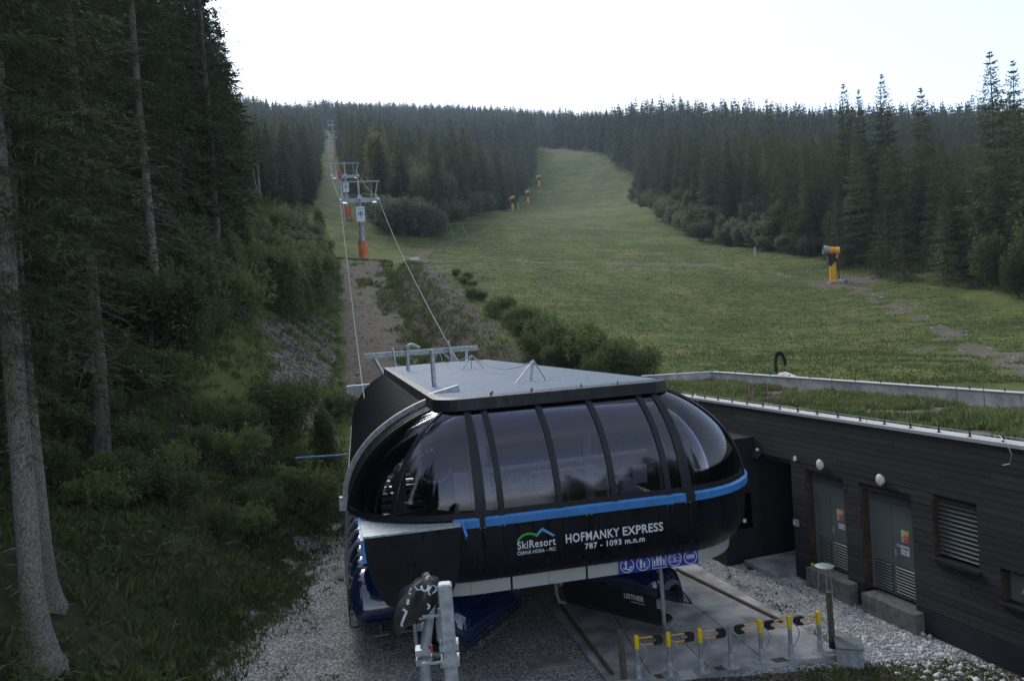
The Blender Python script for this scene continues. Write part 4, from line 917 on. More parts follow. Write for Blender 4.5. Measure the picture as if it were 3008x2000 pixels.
# inside behind the glass
iv = SM()
for u in (2.75, 6.95): iv.bar((u, 17.0, 4.0), (u, 17.1, 4.95), .16, .22); iv.bar((u, 17.1, 4.95), (u + (.1 if u < 4 else -.1), 18.2, 6.15), .16, .22)
iv.bar((6.2, 20.6, 3.1), (6.2, 20.6, 6.1), .22); iv.bar((3.0, 20.8, 3.1), (3.0, 20.8, 6.1), .2)
iv.build('frame_column', M['interior_pale'], station)
iv = SM(); iv.tube([(2.7, 17.9, 4.72), (6.9, 17.9, 4.78)], .06, 8); iv.tube([(3.9, 17.7, 4.58), (5.5, 17.7, 4.58)], .04, 6); iv.build('cross_beam', M['interior_pale'], station, 60)
iv = SM(); iv.bbox(2.85, 6.8, 17.62, 17.66, 5.35, 6.2); iv.build('roller_blind', M['blind'], station)
iv = SM(); iv.bev(6.0, 6.35, 17.25, 17.6, 4.0, 4.28, .03); iv.bev(5.9, 6.5, 17.2, 17.65, 3.9, 4.0, .02); iv.build('control_box', M['white'], station)
iv = SM(); iv.bbox(6.45, 6.8, 17.7, 17.75, 4.05, 4.5); iv.bbox(2.1, 2.45, 17.6, 17.64, 4.0, 4.8); iv.build('cabinet', M['interior_pale'], station)
iv = SM()
for k in range(14):
    a0 = R(90 + k * 18.5); a1 = R(90 + (k + .72) * 18.5)
    iv.bar((1.7 + .38 * math.cos(a0), 17.7, 5.0 + .38 * math.sin(a0)), (1.7 + .38 * math.cos(a1), 17.7, 5.0 + .38 * math.sin(a1)), .06, .04)
iv.build('chain_guide', M['interior_pale'], station)
iv = SM()
for u, v in ((3.3, 19.6), (4.0, 19.9), (4.7, 19.7), (5.4, 19.9), (3.7, 21.4), (5.0, 21.5)):
    iv.disc((u, v, 3.95), .12, .27, 14, th=.1); iv.bar((u, v, 3.1), (u, v, 3.9), .08)
iv.build('drive_tyre', M['steel'], station)
iv = SM(); iv.bbox(1.95, 7.0, 24.5, 24.6, 3.1, 6.2); iv.build('blackout_back', M['dark'], station)  # added black sheet; the interior's shade is put into its colour
# black box with a grey lid at the left front corner
FV = 16.18
prof = [(.0, 3.94), (.03, 3.5), (.07, 3.15), (.17, 2.85), (.36, 2.52), (.62, 2.36), (1.45, 2.36), (1.70, 2.5), (1.86, 2.85), (1.96, 3.3), (1.99, 3.7), (2.0, 3.94)]
bx_ = SM(); bx_.loft([[(u, FV, z) for u, z in prof], [(u * .96 + .04, 17.9, z) for u, z in prof]], True, True); bx_.build('corner_box', M['black'], station)
pr = SM(); pr.loft([[(.34, FV - .012, 3.03), (1.64, FV - .012, 3.03), (1.66, FV - .012, 3.72), (.34, FV - .012, 3.75)], [(.34, FV + .01, 3.03), (1.64, FV + .01, 3.03), (1.66, FV + .01, 3.72), (.34, FV + .01, 3.75)]], True, True)
pr.bbox(.38, .56, FV - .02, FV + .01, 2.62, 2.98); pr.bbox(1.25, 1.6, FV - .03, FV + .01, 3.0, 3.09); pr.build('access_panel', M['black'], station)
arc = [outer(s) for s in np.linspace(1.12, 1.93, 15)]
ld = SM(); pl = [(-.02, FV - .03), (2.01, FV - .03), (2.03, 16.36)] + [(p[0] + .03, p[1] - .03) for p in arc[::-1]] + [(-.06, 18.05)]
ld.prism(pl, 3.945, 3.985); ld.build('box_lid', M['galv'], station)
bb = SM(); bb.bar((2.06, 16.40, 3.97), (2.10, 16.10, 3.72), .05, .10); bb.build('blue_bracket', M['blue'], station)
bb = SM(); bb.bar((-.08, 18.3, 4.0), (-.05, FV - .05, 3.86), .06, .12); bb.build('blue_bracket', M['blue'], station)
bb = SM(); bb.bar((-.05, FV - .02, 3.90), (-.02, FV - .06, 3.45), .08, .06); bb.build('blue_bracket', M['blue'], station)
bb = SM(); bb.bar((-2.0, 26.5, 4.1), (-.3, 25.5, 4.2), .05, .05); bb.build('blue_rod', M['blue'], station)
jb = SM(); jb.bar((1.18, FV - .03, 3.08), (1.36, FV - .3, 2.5), .12, .1); jb.build('box_strut', M['galv'], station)
# on the roof
rf = SM(); rf.tube([(2.16, 21.0, 6.5), (2.16, 21.0, 7.52)], .062, 10); rf.build('roof_pipe', M['galv'], station, 60)
rf = SM(); rf.tube([(2.06, 28.9, 6.5), (2.06, 28.9, 7.3), (2.1, 28.9, 7.42), (2.2, 28.9, 7.47), (2.32, 28.9, 7.45), (2.52, 28.9, 7.32)], .07, 10); rf.build('vent_pipe', M['galv'], station, 60)
def tripod(feet, apex, thick=None):
    b = SM()
    for i, (u, v) in enumerate(feet):
        b.bar((u, v, 6.55), apex, .06 if i == thick else .028); b.bbox(u - .13, u + .13, v - .03, v + .03, 6.53, 6.56)
    b.build('roof_tripod', M['galv'], station); 
tripod([(4.09, 19.5), (4.59, 19.9), (4.95, 19.7)], (4.70, 19.95, 7.08), 1); tripod([(3.73, 26.45), (4.1, 26.9), (4.47, 26.44)], (4.1, 26.6, 7.02)); tripod([(3.3, 32.0), (3.72, 32.1), (4.1, 32.05)], (3.6, 32.1, 7.15))
def sag(a, b, k, n=8):
    a, b = Vector(a), Vector(b); return [tuple(a.lerp(b, i / n) - Vector((0, 0, 4 * k * (i / n) * (1 - i / n)))) for i in range(n + 1)]
wr = SM(); wr.tube(sag((4.7, 19.95, 7.08), (4.1, 26.6, 7.02), .35), .012, 4); wr.tube(sag((4.1, 26.6, 7.02), (3.6, 32.1, 7.15), .3), .012, 4); wr.build('roof_wire', M['rope'], station)
cs = SM()
for u in (3.05, 4.0, 5.2, 6.1): cs.bar((u, 17.40, 6.56), (u + .12, 17.75, 6.56), .02, .05)
cs.build('seam_clamp', M['anthracite'], station)
# gantry over the far end
gt = SM(); gt.bar((.58, 33.8, 6.98), (5.5, 33.8, 6.98), .2, .22); gt.build('gantry_beam', M['galv'], station)
gt = SM(); gt.bar((1.0, 33.8, 6.9), (1.45, 32.6, 5.9), .12, .12); gt.bar((5.0, 33.8, 6.9), (4.75, 32.6, 5.9), .12, .12); gt.build('gantry_strut', M['galv'], station)
gt = SM(); gt.tube([(1.85, 32.9, 6.4), (1.8, 33.6, 7.25)], .04, 6); gt.tube([(4.24, 32.9, 6.4), (4.2, 33.6, 7.4)], .045, 6); gt.tube([(4.4, 32.9, 6.4), (4.22, 33.5, 7.2)], .025, 5); gt.build('gantry_post', M['galv'], station)
gt = SM(); gt.bbox(-.25, 1.0, 34.2, 34.5, 5.45, 5.75); gt.build('rope_guide_beam', M['galv'], station)

# lettering
def text_mesh(s, bold=0.0, ext=.002, spacing=1.0):
    c = bpy.data.curves.new('lettering', 'FONT'); c.body = s; c.size = 1.0; c.extrude = ext; c.offset = bold; c.space_character = spacing; c.resolution_u = 3
    o = bpy.data.objects.new('lettering', c); COL.objects.link(o); dg = bpy.context.evaluated_depsgraph_get()
    me = bpy.data.meshes.new_from_object(o.evaluated_get(dg)); bpy.data.objects.remove(o); bpy.data.curves.remove(c); return me
def lettering(name, s, mt, parent, u0, u1, z0, zcap, vface, bold=.02, spacing=1.0, org=SO, rot=None):
    """text in the plane v = vface, from u0 to u1, baseline z0, capital height zcap"""
    me = text_mesh(s, bold, .0015, spacing); co = np.zeros(len(me.vertices) * 3); me.vertices.foreach_get('co', co); co = co.reshape(-1, 3)
    caps = text_mesh('H', bold); hc = max(v.co.y for v in caps.vertices); bpy.data.meshes.remove(caps)
    x0, x1 = co[:, 0].min(), co[:, 0].max()
    nc = np.c_[u0 + (co[:, 0] - x0) / (x1 - x0) * (u1 - u0) - org[0], vface - co[:, 2] - org[1], z0 + co[:, 1] / hc * zcap - org[2]]
    me.vertices.foreach_set('co', nc.ravel()); me.update(); return link(name, me, mt, parent)
FA = 16.394
lettering('name_lettering', 'HOFMANKY', M['print'], station, 4.32, 5.56, 3.24, .19, FA - .004, .02, 1.12); lettering('name_lettering', 'EXPRESS', M['print'], station, 5.64, 6.60, 3.24, .19, FA - .004, .02, 1.06)
lettering('altitude_lettering', '787 - 1093 m.n.m', M['print'], station, 4.75, 6.15, 3.045, .125, FA + .012, .018, 1.08)
lettering('resort_lettering', 'SkiResort', M['print'], station, 3.23, 4.09, 3.24, .165, FA - .004, .014, 1.1)
lettering('place_lettering', 'ČERNÁ HORA – PEC', M['print'], station, 3.225, 4.09, 3.11, .075, FA + .004, .006)
lg = SM(); lg.disc((3.49, FA - .003, 3.33), .245, .30, 18, a0=R(38), a1=R(157)); lg.v = [(lerp(3.49, p[0], .96), p[1], 3.33 + (p[2] - 3.33) * .82) for p in lg.v]; lg.build('green_arc', M['print_green'], station)
lg = SM(); Y0 = FA - .005
lg.add([(x, y, z) for y in (Y0, Y0 - .003) for x, z in ((3.665, 3.515), (3.80, 3.645), (3.815, 3.645), (4.095, 3.44), (4.03, 3.43), (3.81, 3.585), (3.715, 3.505))], [(0, 1, 5, 6), (1, 2, 3, 4, 5), (7, 13, 12, 8), (8, 12, 11, 10, 9), (0, 7, 8, 1), (1, 8, 9, 2), (2, 9, 10, 3), (3, 10, 11, 4), (4, 11, 12, 5), (5, 12, 13, 6), (6, 13, 7, 0)]); lg.build('blue_peak', M['print_blue'], station)
# five blue pictogram signs hung on the valance
def man(mb, u, z, h, y, w=1.0):
    r = h * .095; mb.disc((u, y, z + h - r), 0, r, 10, th=.003)
    def rect(a, b, c, d): mb.bbox(a, b, y - .003, y, c, d)
    rect(u - .15 * h * w, u + .15 * h * w, z + .48 * h, z + .79 * h); rect(u - .12 * h * w, u - .015 * h, z, z + .5 * h); rect(u + .015 * h, u + .12 * h * w, z, z + .5 * h)
SV = 16.80
for k in range(5):
    u0 = 5.64 + k * .389; sg = empty('pictogram_sign', uvw(u0 + .19, SV, 2.42), R(11.8), ('blue round sign with a skier and spread skis, first in the row', 'blue round sign with an adult holding a child, second in the row', 'blue square-framed sign with four people, middle of the row', 'blue round sign with a rider on a chair, fourth in the row', 'blue round sign with six people side by side, last in the row')[k], 'sign', 'blue signs under the station front')
    O2 = (u0 + .19, SV, 2.42); c_u, c_z = u0 + .19, 2.415
    b = MB(O2); b.bbox(u0 + .003, u0 + .383, SV - .012, SV, 2.235, 2.615); b.build('sign_board', M['sign_blue'], sg)
    b = MB(O2); y = SV - .0125
    if k == 2:
        for a_, b_, c_, d_ in ((u0 + .02, u0 + .035, 2.255, 2.595), (u0 + .35, u0 + .365, 2.255, 2.595), (u0 + .02, u0 + .365, 2.255, 2.268), (u0 + .02, u0 + .365, 2.582, 2.595)): b.bbox(a_, b_, y - .003, y, c_, d_)
    else: b.disc((c_u, y, c_z), .148, .166, 28, th=.003)
    b.build('sign_border', M['print'], sg)
    b = MB(O2); y = SV - .0126
    if k == 0:
        man(b, c_u - .03, 2.36, .19, y, .9); b.box((c_u - .01, y - .0015, 2.335), (.19, .003, .03), tilt=(.3, 'Y')); b.box((c_u + .09, y - .0015, 2.37), (.07, .003, .04), tilt=(-.3, 'Y')); b.bar((c_u - .12, y, 2.52), (c_u - .04, y, 2.44), .003, .006)
    elif k == 1:
        man(b, c_u - .055, 2.315, .215, y); man(b, c_u + .025, 2.315, .14, y)
        b.bbox(c_u + .05, c_u + .10, y - .003, y, 2.312, 2.317); b.bbox(c_u + .05, c_u + .10, y - .003, y, 2.455, 2.46); b.bbox(c_u + .085, c_u + .089, y - .003, y, 2.317, 2.455)
    elif k == 2:
        man(b, c_u - .04, 2.315, .22, y); man(b, c_u + .04, 2.315, .22, y); man(b, c_u - .115, 2.315, .15, y); man(b, c_u + .115, 2.315, .15, y)
    elif k == 3:
        man(b, c_u, 2.335, .12, y, 1.1); b.bar((c_u - .15, y - .001, 2.46), (c_u + .08, y - .001, 2.545), .003, .01)
        for a_, b_, c_, d_ in ((c_u - .12, c_u + .12, 2.445, 2.453), (c_u - .12, c_u + .12, 2.372, 2.379), (c_u - .12, c_u + .12, 2.348, 2.355), (c_u - .12, c_u - .113, 2.348, 2.45), (c_u + .113, c_u + .12, 2.348, 2.45), (c_u - .003, c_u + .003, 2.45, 2.51)): b.bbox(a_, b_, y - .003, y, c_, d_)
    else:
        for q in range(6): man(b, c_u - .0875 + q * .035, 2.37, .105, y, .85)
    b.build('pictogram', M['print'], sg)

# ---------------------------------------------------------------- chairs
def chair(label, u, v, face, z=0.0, first=False):
    """six-seat chair with bubble; local x across, +y the riders' view, origin on the ground below"""
    p = uvw(u, v, z); e = empty('lift_chair', p, face, label, 'lift chair', None)
    b = MB()
    rr = []
    for x in np.linspace(-1.52, 1.52, 13):
        k = 1 - abs(x) / 1.52; c = min(1, k * 6) ** .5
        rr.append([(x, -.34, .62), (x, -.40 - .03 * c, .95), (x, -.46, 1.34 + .06 * c), (x, -.40, 1.36 + .06 * c), (x, -.34, .95), (x, -.28, .62)])
    b.loft(rr, True, True); b.build('backrest', M['rubber'], e, 40)
    b = MB(); b.bev(-1.5, 1.5, -.36, .2, .50, .62, .05); b.build('seat', M['rubber'], e)
    b = MB(); rr = []
    prof_ = [(-.52, 1.30), (-.50, 1.55), (-.36, 1.76), (-.1, 1.88), (.22, 1.84), (.52, 1.66), (.74, 1.36), (.84, .98), (.82, .66)]
    for x in np.linspace(-1.62, 1.62, 19):
        q = 1 - max(0, abs(x) - 1.3) / .32; q = math.sqrt(max(0, 1 - (1 - q) ** 2)) if abs(x) > 1.3 else 1
        rr.append([(x, .12 + (y - .12) * (.55 + .45 * q), 1.05 + (zz - 1.05) * (.45 + .55 * q)) for y, zz in prof_])
    b.loft(rr, closed=False); bo = b.build('bubble', M['bubble'], e, 60)
    md = bo.modifiers.new('thickness', 'SOLIDIFY'); md.thickness = .012
    b = MB()
    for s in (-1, 1): b.tube([(s * 1.64, -.5, 1.35), (s * 1.66, -.1, 1.3), (s * 1.66, .5, 1.1), (s * 1.64, .86, .72)], .02, 5)
    b.tube([(-1.64, .86, .70), (1.64, .86, .70)], .022, 5); b.build('bubble_edge', M['rubber'], e)
    for s in (-1, 1):
        b = MB(); b.tube([(s * 1.36, -.36, 2.5), (s * 1.58, -.45, 2.2), (s * 1.66, -.50, 1.85), (s * 1.66, -.50, .72), (s * 1.64, -.42, .50), (s * 1.56, -.2, .44), (s * 1.54, .15, .46)], .052, 8); b.build('side_tube', M['steel'], e, 60)
        b = MB(); b.tube([(s * 1.62, -.44, 1.62), (s * 1.5, -.3, 1.5), (s * 1.5, -.3, 1.2)], .02, 6); b.bev(s * 1.56 - .08, s * 1.56 + .08, -.52, -.34, 1.0, 1.22, .02); b.build('hinge', M['galv'], e)
    b = MB(); b.tube([(-1.36, -.36, 2.5), (0, -.36, 2.55), (1.36, -.36, 2.5)], .055, 8); b.build('top_tube', M['steel'], e, 60)
    b = MB(); b.tube([(0, -.36, 2.55), (0, -.2, 3.0), (0, 0, 4.3)], .06, 8); b.build('hanger_arm', M['steel'], e, 60)
    b = MB()
    for x in (-.9, -.3, .3, .9): b.tube([(x, .72, 1.1), (x, .5, .55), (x, .45, .25)], .016, 5); b.bbox(x - .2, x + .2, .40, .50, .22, .25)
    b.build('footrest', M['steel'], e)
    # grey-green rubber straps that hold the folded bubble
    return e
c0 = chair('lift chair with its black back and white lettering under the blue signs', 6.33, 19.1, R(11.8) + R(-54))
me_ = text_mesh('LEITNER', .02); co = np.zeros(len(me_.vertices) * 3); me_.vertices.foreach_get('co', co); co = co.reshape(-1, 3)
nc = np.c_[.52 + (co[:, 0] - co[:, 0].min()) / np.ptp(co[:, 0]) * .58, -.462 - .0 * co[:, 0], 1.06 + co[:, 1] / .7 * .12]; nc[:, 1] -= co[:, 2] + .004; me_.vertices.foreach_set('co', nc.ravel()); me_.update(); link('maker_lettering', me_, M['print'], c0)
me_ = text_mesh('ropeways', .0); co = np.zeros(len(me_.vertices) * 3); me_.vertices.foreach_get('co', co); co = co.reshape(-1, 3)
nc = np.c_[.72 + (co[:, 0] - co[:, 0].min()) / np.ptp(co[:, 0]) * .40, -.462 + 0 * co[:, 0], .985 + co[:, 1] / .7 * .035]; nc[:, 1] -= co[:, 2] + .004; me_.vertices.foreach_set('co', nc.ravel()); me_.update(); link('maker_lettering', me_, M['print'], c0)
for ch in c0.children:
    if ch.name.startswith('maker'): ch.parent = c0
def chair_copy(u, v, face, label, group=None):
    c = copy_tree(c0); c.location = uvw(u, v, 0); c.rotation_euler = (0, 0, face); c['label'] = label
    if group: c['group'] = group
    for ch in list(c.children):
        if ch.name.startswith('maker'): bpy.data.objects.remove(ch)
    return c
chair_copy(2.45, 19.41, R(-117), 'lift chair turning round the wheel with its dark bubble low above the gravel')
chair_copy(1.15, 20.9, R(11.8) + R(180), 'nearest of the parked lift chairs, bubble shut, under the left corner of the station')
for i in range(10): chair_copy(1.13, 22.1 + i * 1.15, R(11.8) + R(180), 'parked lift chair in the tight row along the left side of the station', 'chairs parked along the left side of the station')
chair_copy(6.9, 24.0, R(11.8), 'lift chair in the shade behind the lettered one')

# ---------------------------------------------------------------- timber building with the green roof
BA = R(18.3); BD = Vector((-math.sin(BA), math.cos(BA), 0)); BN = Vector((-BD.y, BD.x, 0))      # along the wall, out of the wall
def bw_(s, o, z): return tuple(Vector((10.28, 15.9, 0)) + BD * s + BN * o + Vector((0, 0, z)))
bld = empty('service_building', (10.28, 15.9, 0), BA + math.pi / 2, 'dark timber service building with grass roof, metal doors and louvres', 'building')
# local frame of the building: x along the wall (away from the camera), y out of the wall, z up
S0, S1, WT = -5.0, 13.6, 4.90
OPEN = [(7.36, 9.05, -1, 3.33), (5.2, 6.74, -1, 3.27), (2.93, 4.6, -1, 3.23), (1.12, 2.3, 1.98, 3.42), (-.55, .6, 1.48, 2.17)]
def free(a, b, z0, z1):
    """parts of [a,b] not cut by an opening that spans the row z0..z1"""
    seg = [(a, b)]
    for o0, o1, q0, q1 in OPEN:
        if q1 <= z0 + .02 or q0 >= z1 - .02: continue
        ns = []
        for s, e in seg:
            if e <= o0 or s >= o1: ns.append((s, e)); continue
            if s < o0: ns.append((s, o0))
            if e > o1: ns.append((o1, e))
        seg = ns
    return [x for x in seg if x[1] - x[0] > .05]
ub = MB(); ub.box((0, 0, 0), (1, 1, 1)); unit_box = ub.mesh('plank'); unit_box.materials.append(M['plank'])
RH = .158; z = .62
pr_ = random.Random(5)
while z < WT - .02:
    h = min(RH, WT - z); cuts = [S0]; p = S0 + pr_.uniform(.8, 3.8)
    while p < S1: cuts.append(p); p += pr_.uniform(2.6, 4.2)
    cuts.append(S1)
    for a, b in zip(cuts[:-1], cuts[1:]):
        for s, e in free(a, b, z, z + h):
            if e < -2.2: continue
            link('plank', unit_box, None, bld, loc=((s + e) / 2, -.012 + pr_.uniform(-.004, .004), z + h / 2), scale=(e - s - .006, .026, h - .010))
    z += h
# wall core behind the boards
cw = MB(); rows = sorted({-.1, .6, WT} | {q for o in OPEN for q in o[2:] if 0 < q < WT})
for z0, z1 in zip(rows[:-1], rows[1:]):
    for s, e in free(S0, S1, z0, z1): cw.bbox(s, e, -.28, -.03, z0, z1)
cw.build('wall_core', M['dark'], bld)
for s, e in free(S0, S1, 0, .5): pb = MB(); pb.bbox(s + .002, e - .002, -.03, .012, -.1, .61); pb.build('plinth', M['plinth'], bld)
cp = MB()
for a, b in zip(np.linspace(S0, 21.8, 15)[:-1], np.linspace(S0, 21.8, 15)[1:]): cp.bbox(a + .002, b - .002, -.36, .045, WT, WT + .02); cp.bbox(a + .002, b - .002, .03, .045, WT - .06, WT)
cp.build('roof_coping', M['valance'], bld)
hd = MB()
for s in np.arange(-2, 13.4, .82): hd.bar((s, -.1, WT + .02), (s, -.1, WT + .14), .03); hd.bbox(s - .03, s + .03, -.14, -.06, WT + .02, WT + .035)
hd.build('wire_holder', M['anthracite'], bld)
wr = MB(); wr.tube([(S0, -.1, WT + .13), (13.4, -.1, WT + .13)], .008, 4); wr.build('lightning_wire', M['rope'], bld)
wr = MB()
for s0 in (12.0, .15):
    wr.tube([(s0 + .55, -.12, WT + .1), (s0 + .25, .1, WT + .18), (s0, .2, WT + .08), (s0 - .12, .22, WT - .15), (s0 - .05, .2, WT - .36), (s0 + .15, .16, WT - .42)], .008, 5)
wr.build('loose_wire', M['galv'], bld)
# green roof: soil bed, rear parapet
def rear(s): return -6.9 if s < 7 else -6.9 + (s - 7) * .28
soil_z = lambda yy: WT - .12 + .055 * yy
rb_ = MB(); P_ = [(S0, -.36), (S0, -7.6), (5.54, -7.05), (20.85, -6.1), (22.1, -3.0), (21.7, -.36)]; rb_.loft([[(x_, y_, WT - .9) for x_, y_ in P_], [(x_, y_, soil_z(y_)) for x_, y_ in P_]], True, True); rb_.build('roof_soil', M['soil'], bld)
# rear parapet follows measured points, in world metres
RP = [(4.9, 37.9), (6.2, 38.0), (9.6, 37.7), (15.3, 23.4), (17.6, 17.6)]
def loc_(p):
    d = Vector((p[0] - 10.28, p[1] - 15.9, 0)); return (d.dot(BD), d.dot(BN))
pp = MB(); q = [loc_(p) for p in RP]
for i, (a, b) in enumerate(zip(q[1:-1], q[2:])):
    a, b = Vector((*a, 0)), Vector((*b, 0)); t = (b - a).normalized(); m = max(1, int((b - a).length / 3.0))
    for k in range(m):
        s, e = a.lerp(b, k / m) + t * .008, a.lerp(b, (k + 1) / m) - t * .008
        pp.bar((s.x, s.y, WT - .40), (e.x, e.y, WT - .40), .28, .78)
pp.build('rear_parapet', M['parapet'], bld)
pp = MB()
for i, (a, b) in enumerate(zip(q[1:-1], q[2:])):
    pp.bar((a[0], a[1], WT + .005), (b[0], b[1], WT + .005), .34, .022)
pp.build('parapet_cap', M['valance'], bld)
pp = MB()
for a, b in zip(q[1:-1], q[2:]):
    a, b = Vector((*a, 0)), Vector((*b, 0)); m = int((b - a).length / 1.1)
    for k in range(m): p = a.lerp(b, (k + .5) / m); pp.bar((p.x, p.y, WT), (p.x, p.y, WT + .11), .03)
pp.build('wire_holder', M['anthracite'], bld)
bk = MB(); bk.prism([(S0, -1.8), (S0, -8.2)] + [q[4], q[3], q[2], q[1], (21.8, -1.8)], -.3, WT - .66); bk.build('wall', M['parapet'], bld)
# roof meadow
n = 12000; sx = rng.uniform(-5, 21.5, n); sy = rng.uniform(-7.6, -.42, n)
wq = np.array([10.28, 15.9]) + sx[:, None] * np.array([BD.x, BD.y]) + sy[:, None] * np.array([BN.x, BN.y])
inr = sdpoly(wq[:, 0], wq[:, 1], np.array([(3.9, 36.6), (6.2, 37.9), (9.6, 37.7), (15.3, 23.4), (17.6, 17.6), (12.2, 10), (6.0, 28.6)])) < -.25
sx, sy = sx[inr], sy[inr]
pk = fbm(sx, sy, 1.8, 93); k_ = pk > .40; sx, sy, pk = sx[k_], sy[k_], pk[k_]; ol = (fbm(sx, sy, 1.3, 95) + rng.normal(0, .08, len(sx))) > .5
tufts('roof_grass', sx[~ol], sy[~ol], soil_z(sy[~ol]), 8, .08 + .22 * pk[~ol], .018, M['weed'], .10, .9, 'wild meadow growing on the flat roof', 'grass', bld)
tufts('roof_straw', sx[ol], sy[ol], soil_z(sy[ol]), 8, .08 + .24 * pk[ol], .014, M['leaf_olive'], .10, 1.1, 'yellowish grass growing on the flat roof', 'grass', bld)
rm_ = rng.random(len(sx)) < .06; tufts('roof_herbs', sx[rm_], sy[rm_], soil_z(sy[rm_]), 14, .26, .05, M['leaf'], .14, .9, 'leafy herbs on the flat roof', 'grass', bld)
for k in ('roof_grass', 'roof_straw', 'roof_herbs'):
    o = bpy.data.objects[k]
    for pkey in ('label', 'category'):
        if pkey in o: del o[pkey]
# entrance recess
rc = MB(); rc.bbox(7.36, 9.05, -1.7, -1.6, 0, 3.33); rc.bbox(7.30, 7.36, -1.7, -.03, 0, 3.33); rc.bbox(9.05, 9.11, -1.7, -.03, 0, 3.33); rc.bbox(7.36, 9.05, -1.7, -.03, 3.33, 3.39); rc.build('entrance_recess', M['dark'], bld)
rc = MB(); rc.bbox(7.5, 8.25, -1.598, -1.55, .22, 2.35); rc.build('entrance_door', M['anthracite'], bld)
rc = MB(); rc.bbox(7.36, 8.9, -1.2, .75, 0, .17); rc.build('entrance_step', M['concrete'], bld)
# black porch box beside the entrance
pbx = MB(); pbx.bbox(9.06, 11.4, .02, 1.25, 0, 3.95); pbx.build('porch_wall', M['anthracite'], bld)
pw = MB(); pw.bbox(9.05, 9.055, .25, 1.0, 1.1, 2.2); pw.build('porch_window', M['glass_dark'], bld)
pw = MB()
for k in (0, 1): pw.disc((0, 0, 0), 0, .07, 14, th=.01); pw.v[-70:] = [(9.045 + p[1], .55 + .17 * k + p[0], 1.35 + p[2]) for p in pw.v[-70:]]
pw.build('round_sticker', M['print'], bld)
# flush doors with frames, leaves, louvred feet
def double_door(s0, s1, zb, zt, split):
    fr = MB(); D = -.24
    fr.bbox(s0, s0 + .05, D - .04, D + .03, zb, zt); fr.bbox(s1 - .05, s1, D - .04, D + .03, zb, zt); fr.bbox(s0 + .05, s1 - .05, D - .04, D + .03, zt - .05, zt); f = fr.build('door_frame', M['doorgreen'], bld)
    hd_ = MB(); hd_.bbox(s0 + .05, s1 - .05, D - .02, D, zt - .3, zt - .05)
    for k in range(5): hd_.box(((s0 + s1) / 2, D + .004, zt - .28 + k * .05), (s1 - s0 - .12, .03, .035), tilt=(.5, 'X'))
    hd_.build('transom_louvre', M['louvre'], bld)
    for i, (a, b) in enumerate(((s0 + .052, split - .004), (split + .004, s1 - .052))):
        lf = MB(); lf.bbox(a, b, D - .03, D, zb + .02, zt - .31); lf.bbox(a + .015, b - .015, D, D + .006, zb + .90, zb + 1.56); lf.bbox(a + .015, b - .015, D, D + .006, zb + 1.60, zt - .33)
        leaf = lf.build('door', M['doorgreen'], bld)
        gb = MB(); gb.bbox(a + .06, b - .06, D + .001, D + .008, zb + .08, zb + .80); gb.build('grille_back', M['dark'], leaf)
        for k in range(9):
            sl_ = MB(); sl_.box(((a + b) / 2, D + .018, zb + .13 + k * .078), (b - a - .13, .045, .030), tilt=(-.65, 'X')); sl_.build('slat', M['louvre'], leaf)
        if i == 0:
            hb = MB(); hb.bbox(b - .09, b - .05, D + .006, D + .02, zb + 1.0, zb + 1.22); hb.bar((b - .07, D + .05, zb + 1.12), (b - .20, D + .05, zb + 1.12), .02); hb.bbox(b - .08, b - .06, D + .01, D + .06, zb + 1.11, zb + 1.13); hb.build('handle', M['galv'], leaf)
    # brown timber reveal of stacked board ends on the far side
    k = 0; z = zb
    while z < zt:
        link('reveal_board', unit_rev, None, bld, loc=(s1 + .03, -.12, z + RH / 2), scale=(.06, .22, RH - .012)); z += RH
    lt = MB(); lt.bbox(s0, s1, -.25, -.03, zt, zt + .05); lt.bbox(s0 - .02, s0, -.25, -.03, zb, zt); lt.build('lintel', M['plank'], bld)
ub = MB(); ub.box((0, 0, 0), (1, 1, 1)); unit_rev = ub.mesh('reveal_board'); unit_rev.materials.append(M['plank_edge'])
double_door(5.2, 6.68, .58, 3.22, 6.02); double_door(2.93, 4.54, .52, 3.18, 3.80)
for s0, s1, zt in ((4.86, 6.55, .55), (2.70, 4.42, .49)):
    st = MB(); st.bbox(s0, s1, -.24, .30, -.05, zt); st.build('door_step', M['checker'], bld)
    sn = MB()
    for a in np.arange(s0 + .05, s1, .085):
        for c in np.arange(.06, zt - .02, .075): sn.box((a, .302, c), (.04, .006, .012), tilt=(.8 if int(a * 100 + c * 100) % 2 else -.8, 'Y'))
    sn.build('tread_pattern', M['checker'], bld)
# louvred window, small hatch
lw = MB(); lw.bbox(1.12, 2.3, -.26, -.22, 1.98, 3.42); lw.build('louvre_back', M['dark'], bld)
for k in range(13):
    b = MB(); b.box((1.70, -.15, 2.08 + k * .105), (1.12, .09, .028), tilt=(-.6, 'X')); b.build('slat', M['louvre'], bld)
k = 0; z = 2.0
while z < 3.36: link('reveal_board', unit_rev, None, bld, loc=(2.285, -.12, z + RH / 2), scale=(.05, .22, RH - .012)); z += RH
b = MB(); b.bbox(1.06, 2.36, -.2, .10, 1.90, 1.975); b.build('window_sill', M['plinth'], bld)
b = MB(); b.bbox(-.55, .55, -.26, -.2, 1.5, 2.15); b.bbox(-.5, .25, -.2, -.18, 1.54, 2.1); b.build('hatch', M['doorgreen'], bld)
z = 1.5
while z < 2.1: link('reveal_board', unit_rev, None, bld, loc=(.575, -.12, z + RH / 2), scale=(.05, .22, RH - .012)); z += RH
b = MB(); b.bbox(-.6, .65, -.2, .08, 1.42, 1.475); b.build('window_sill', M['plinth'], bld)
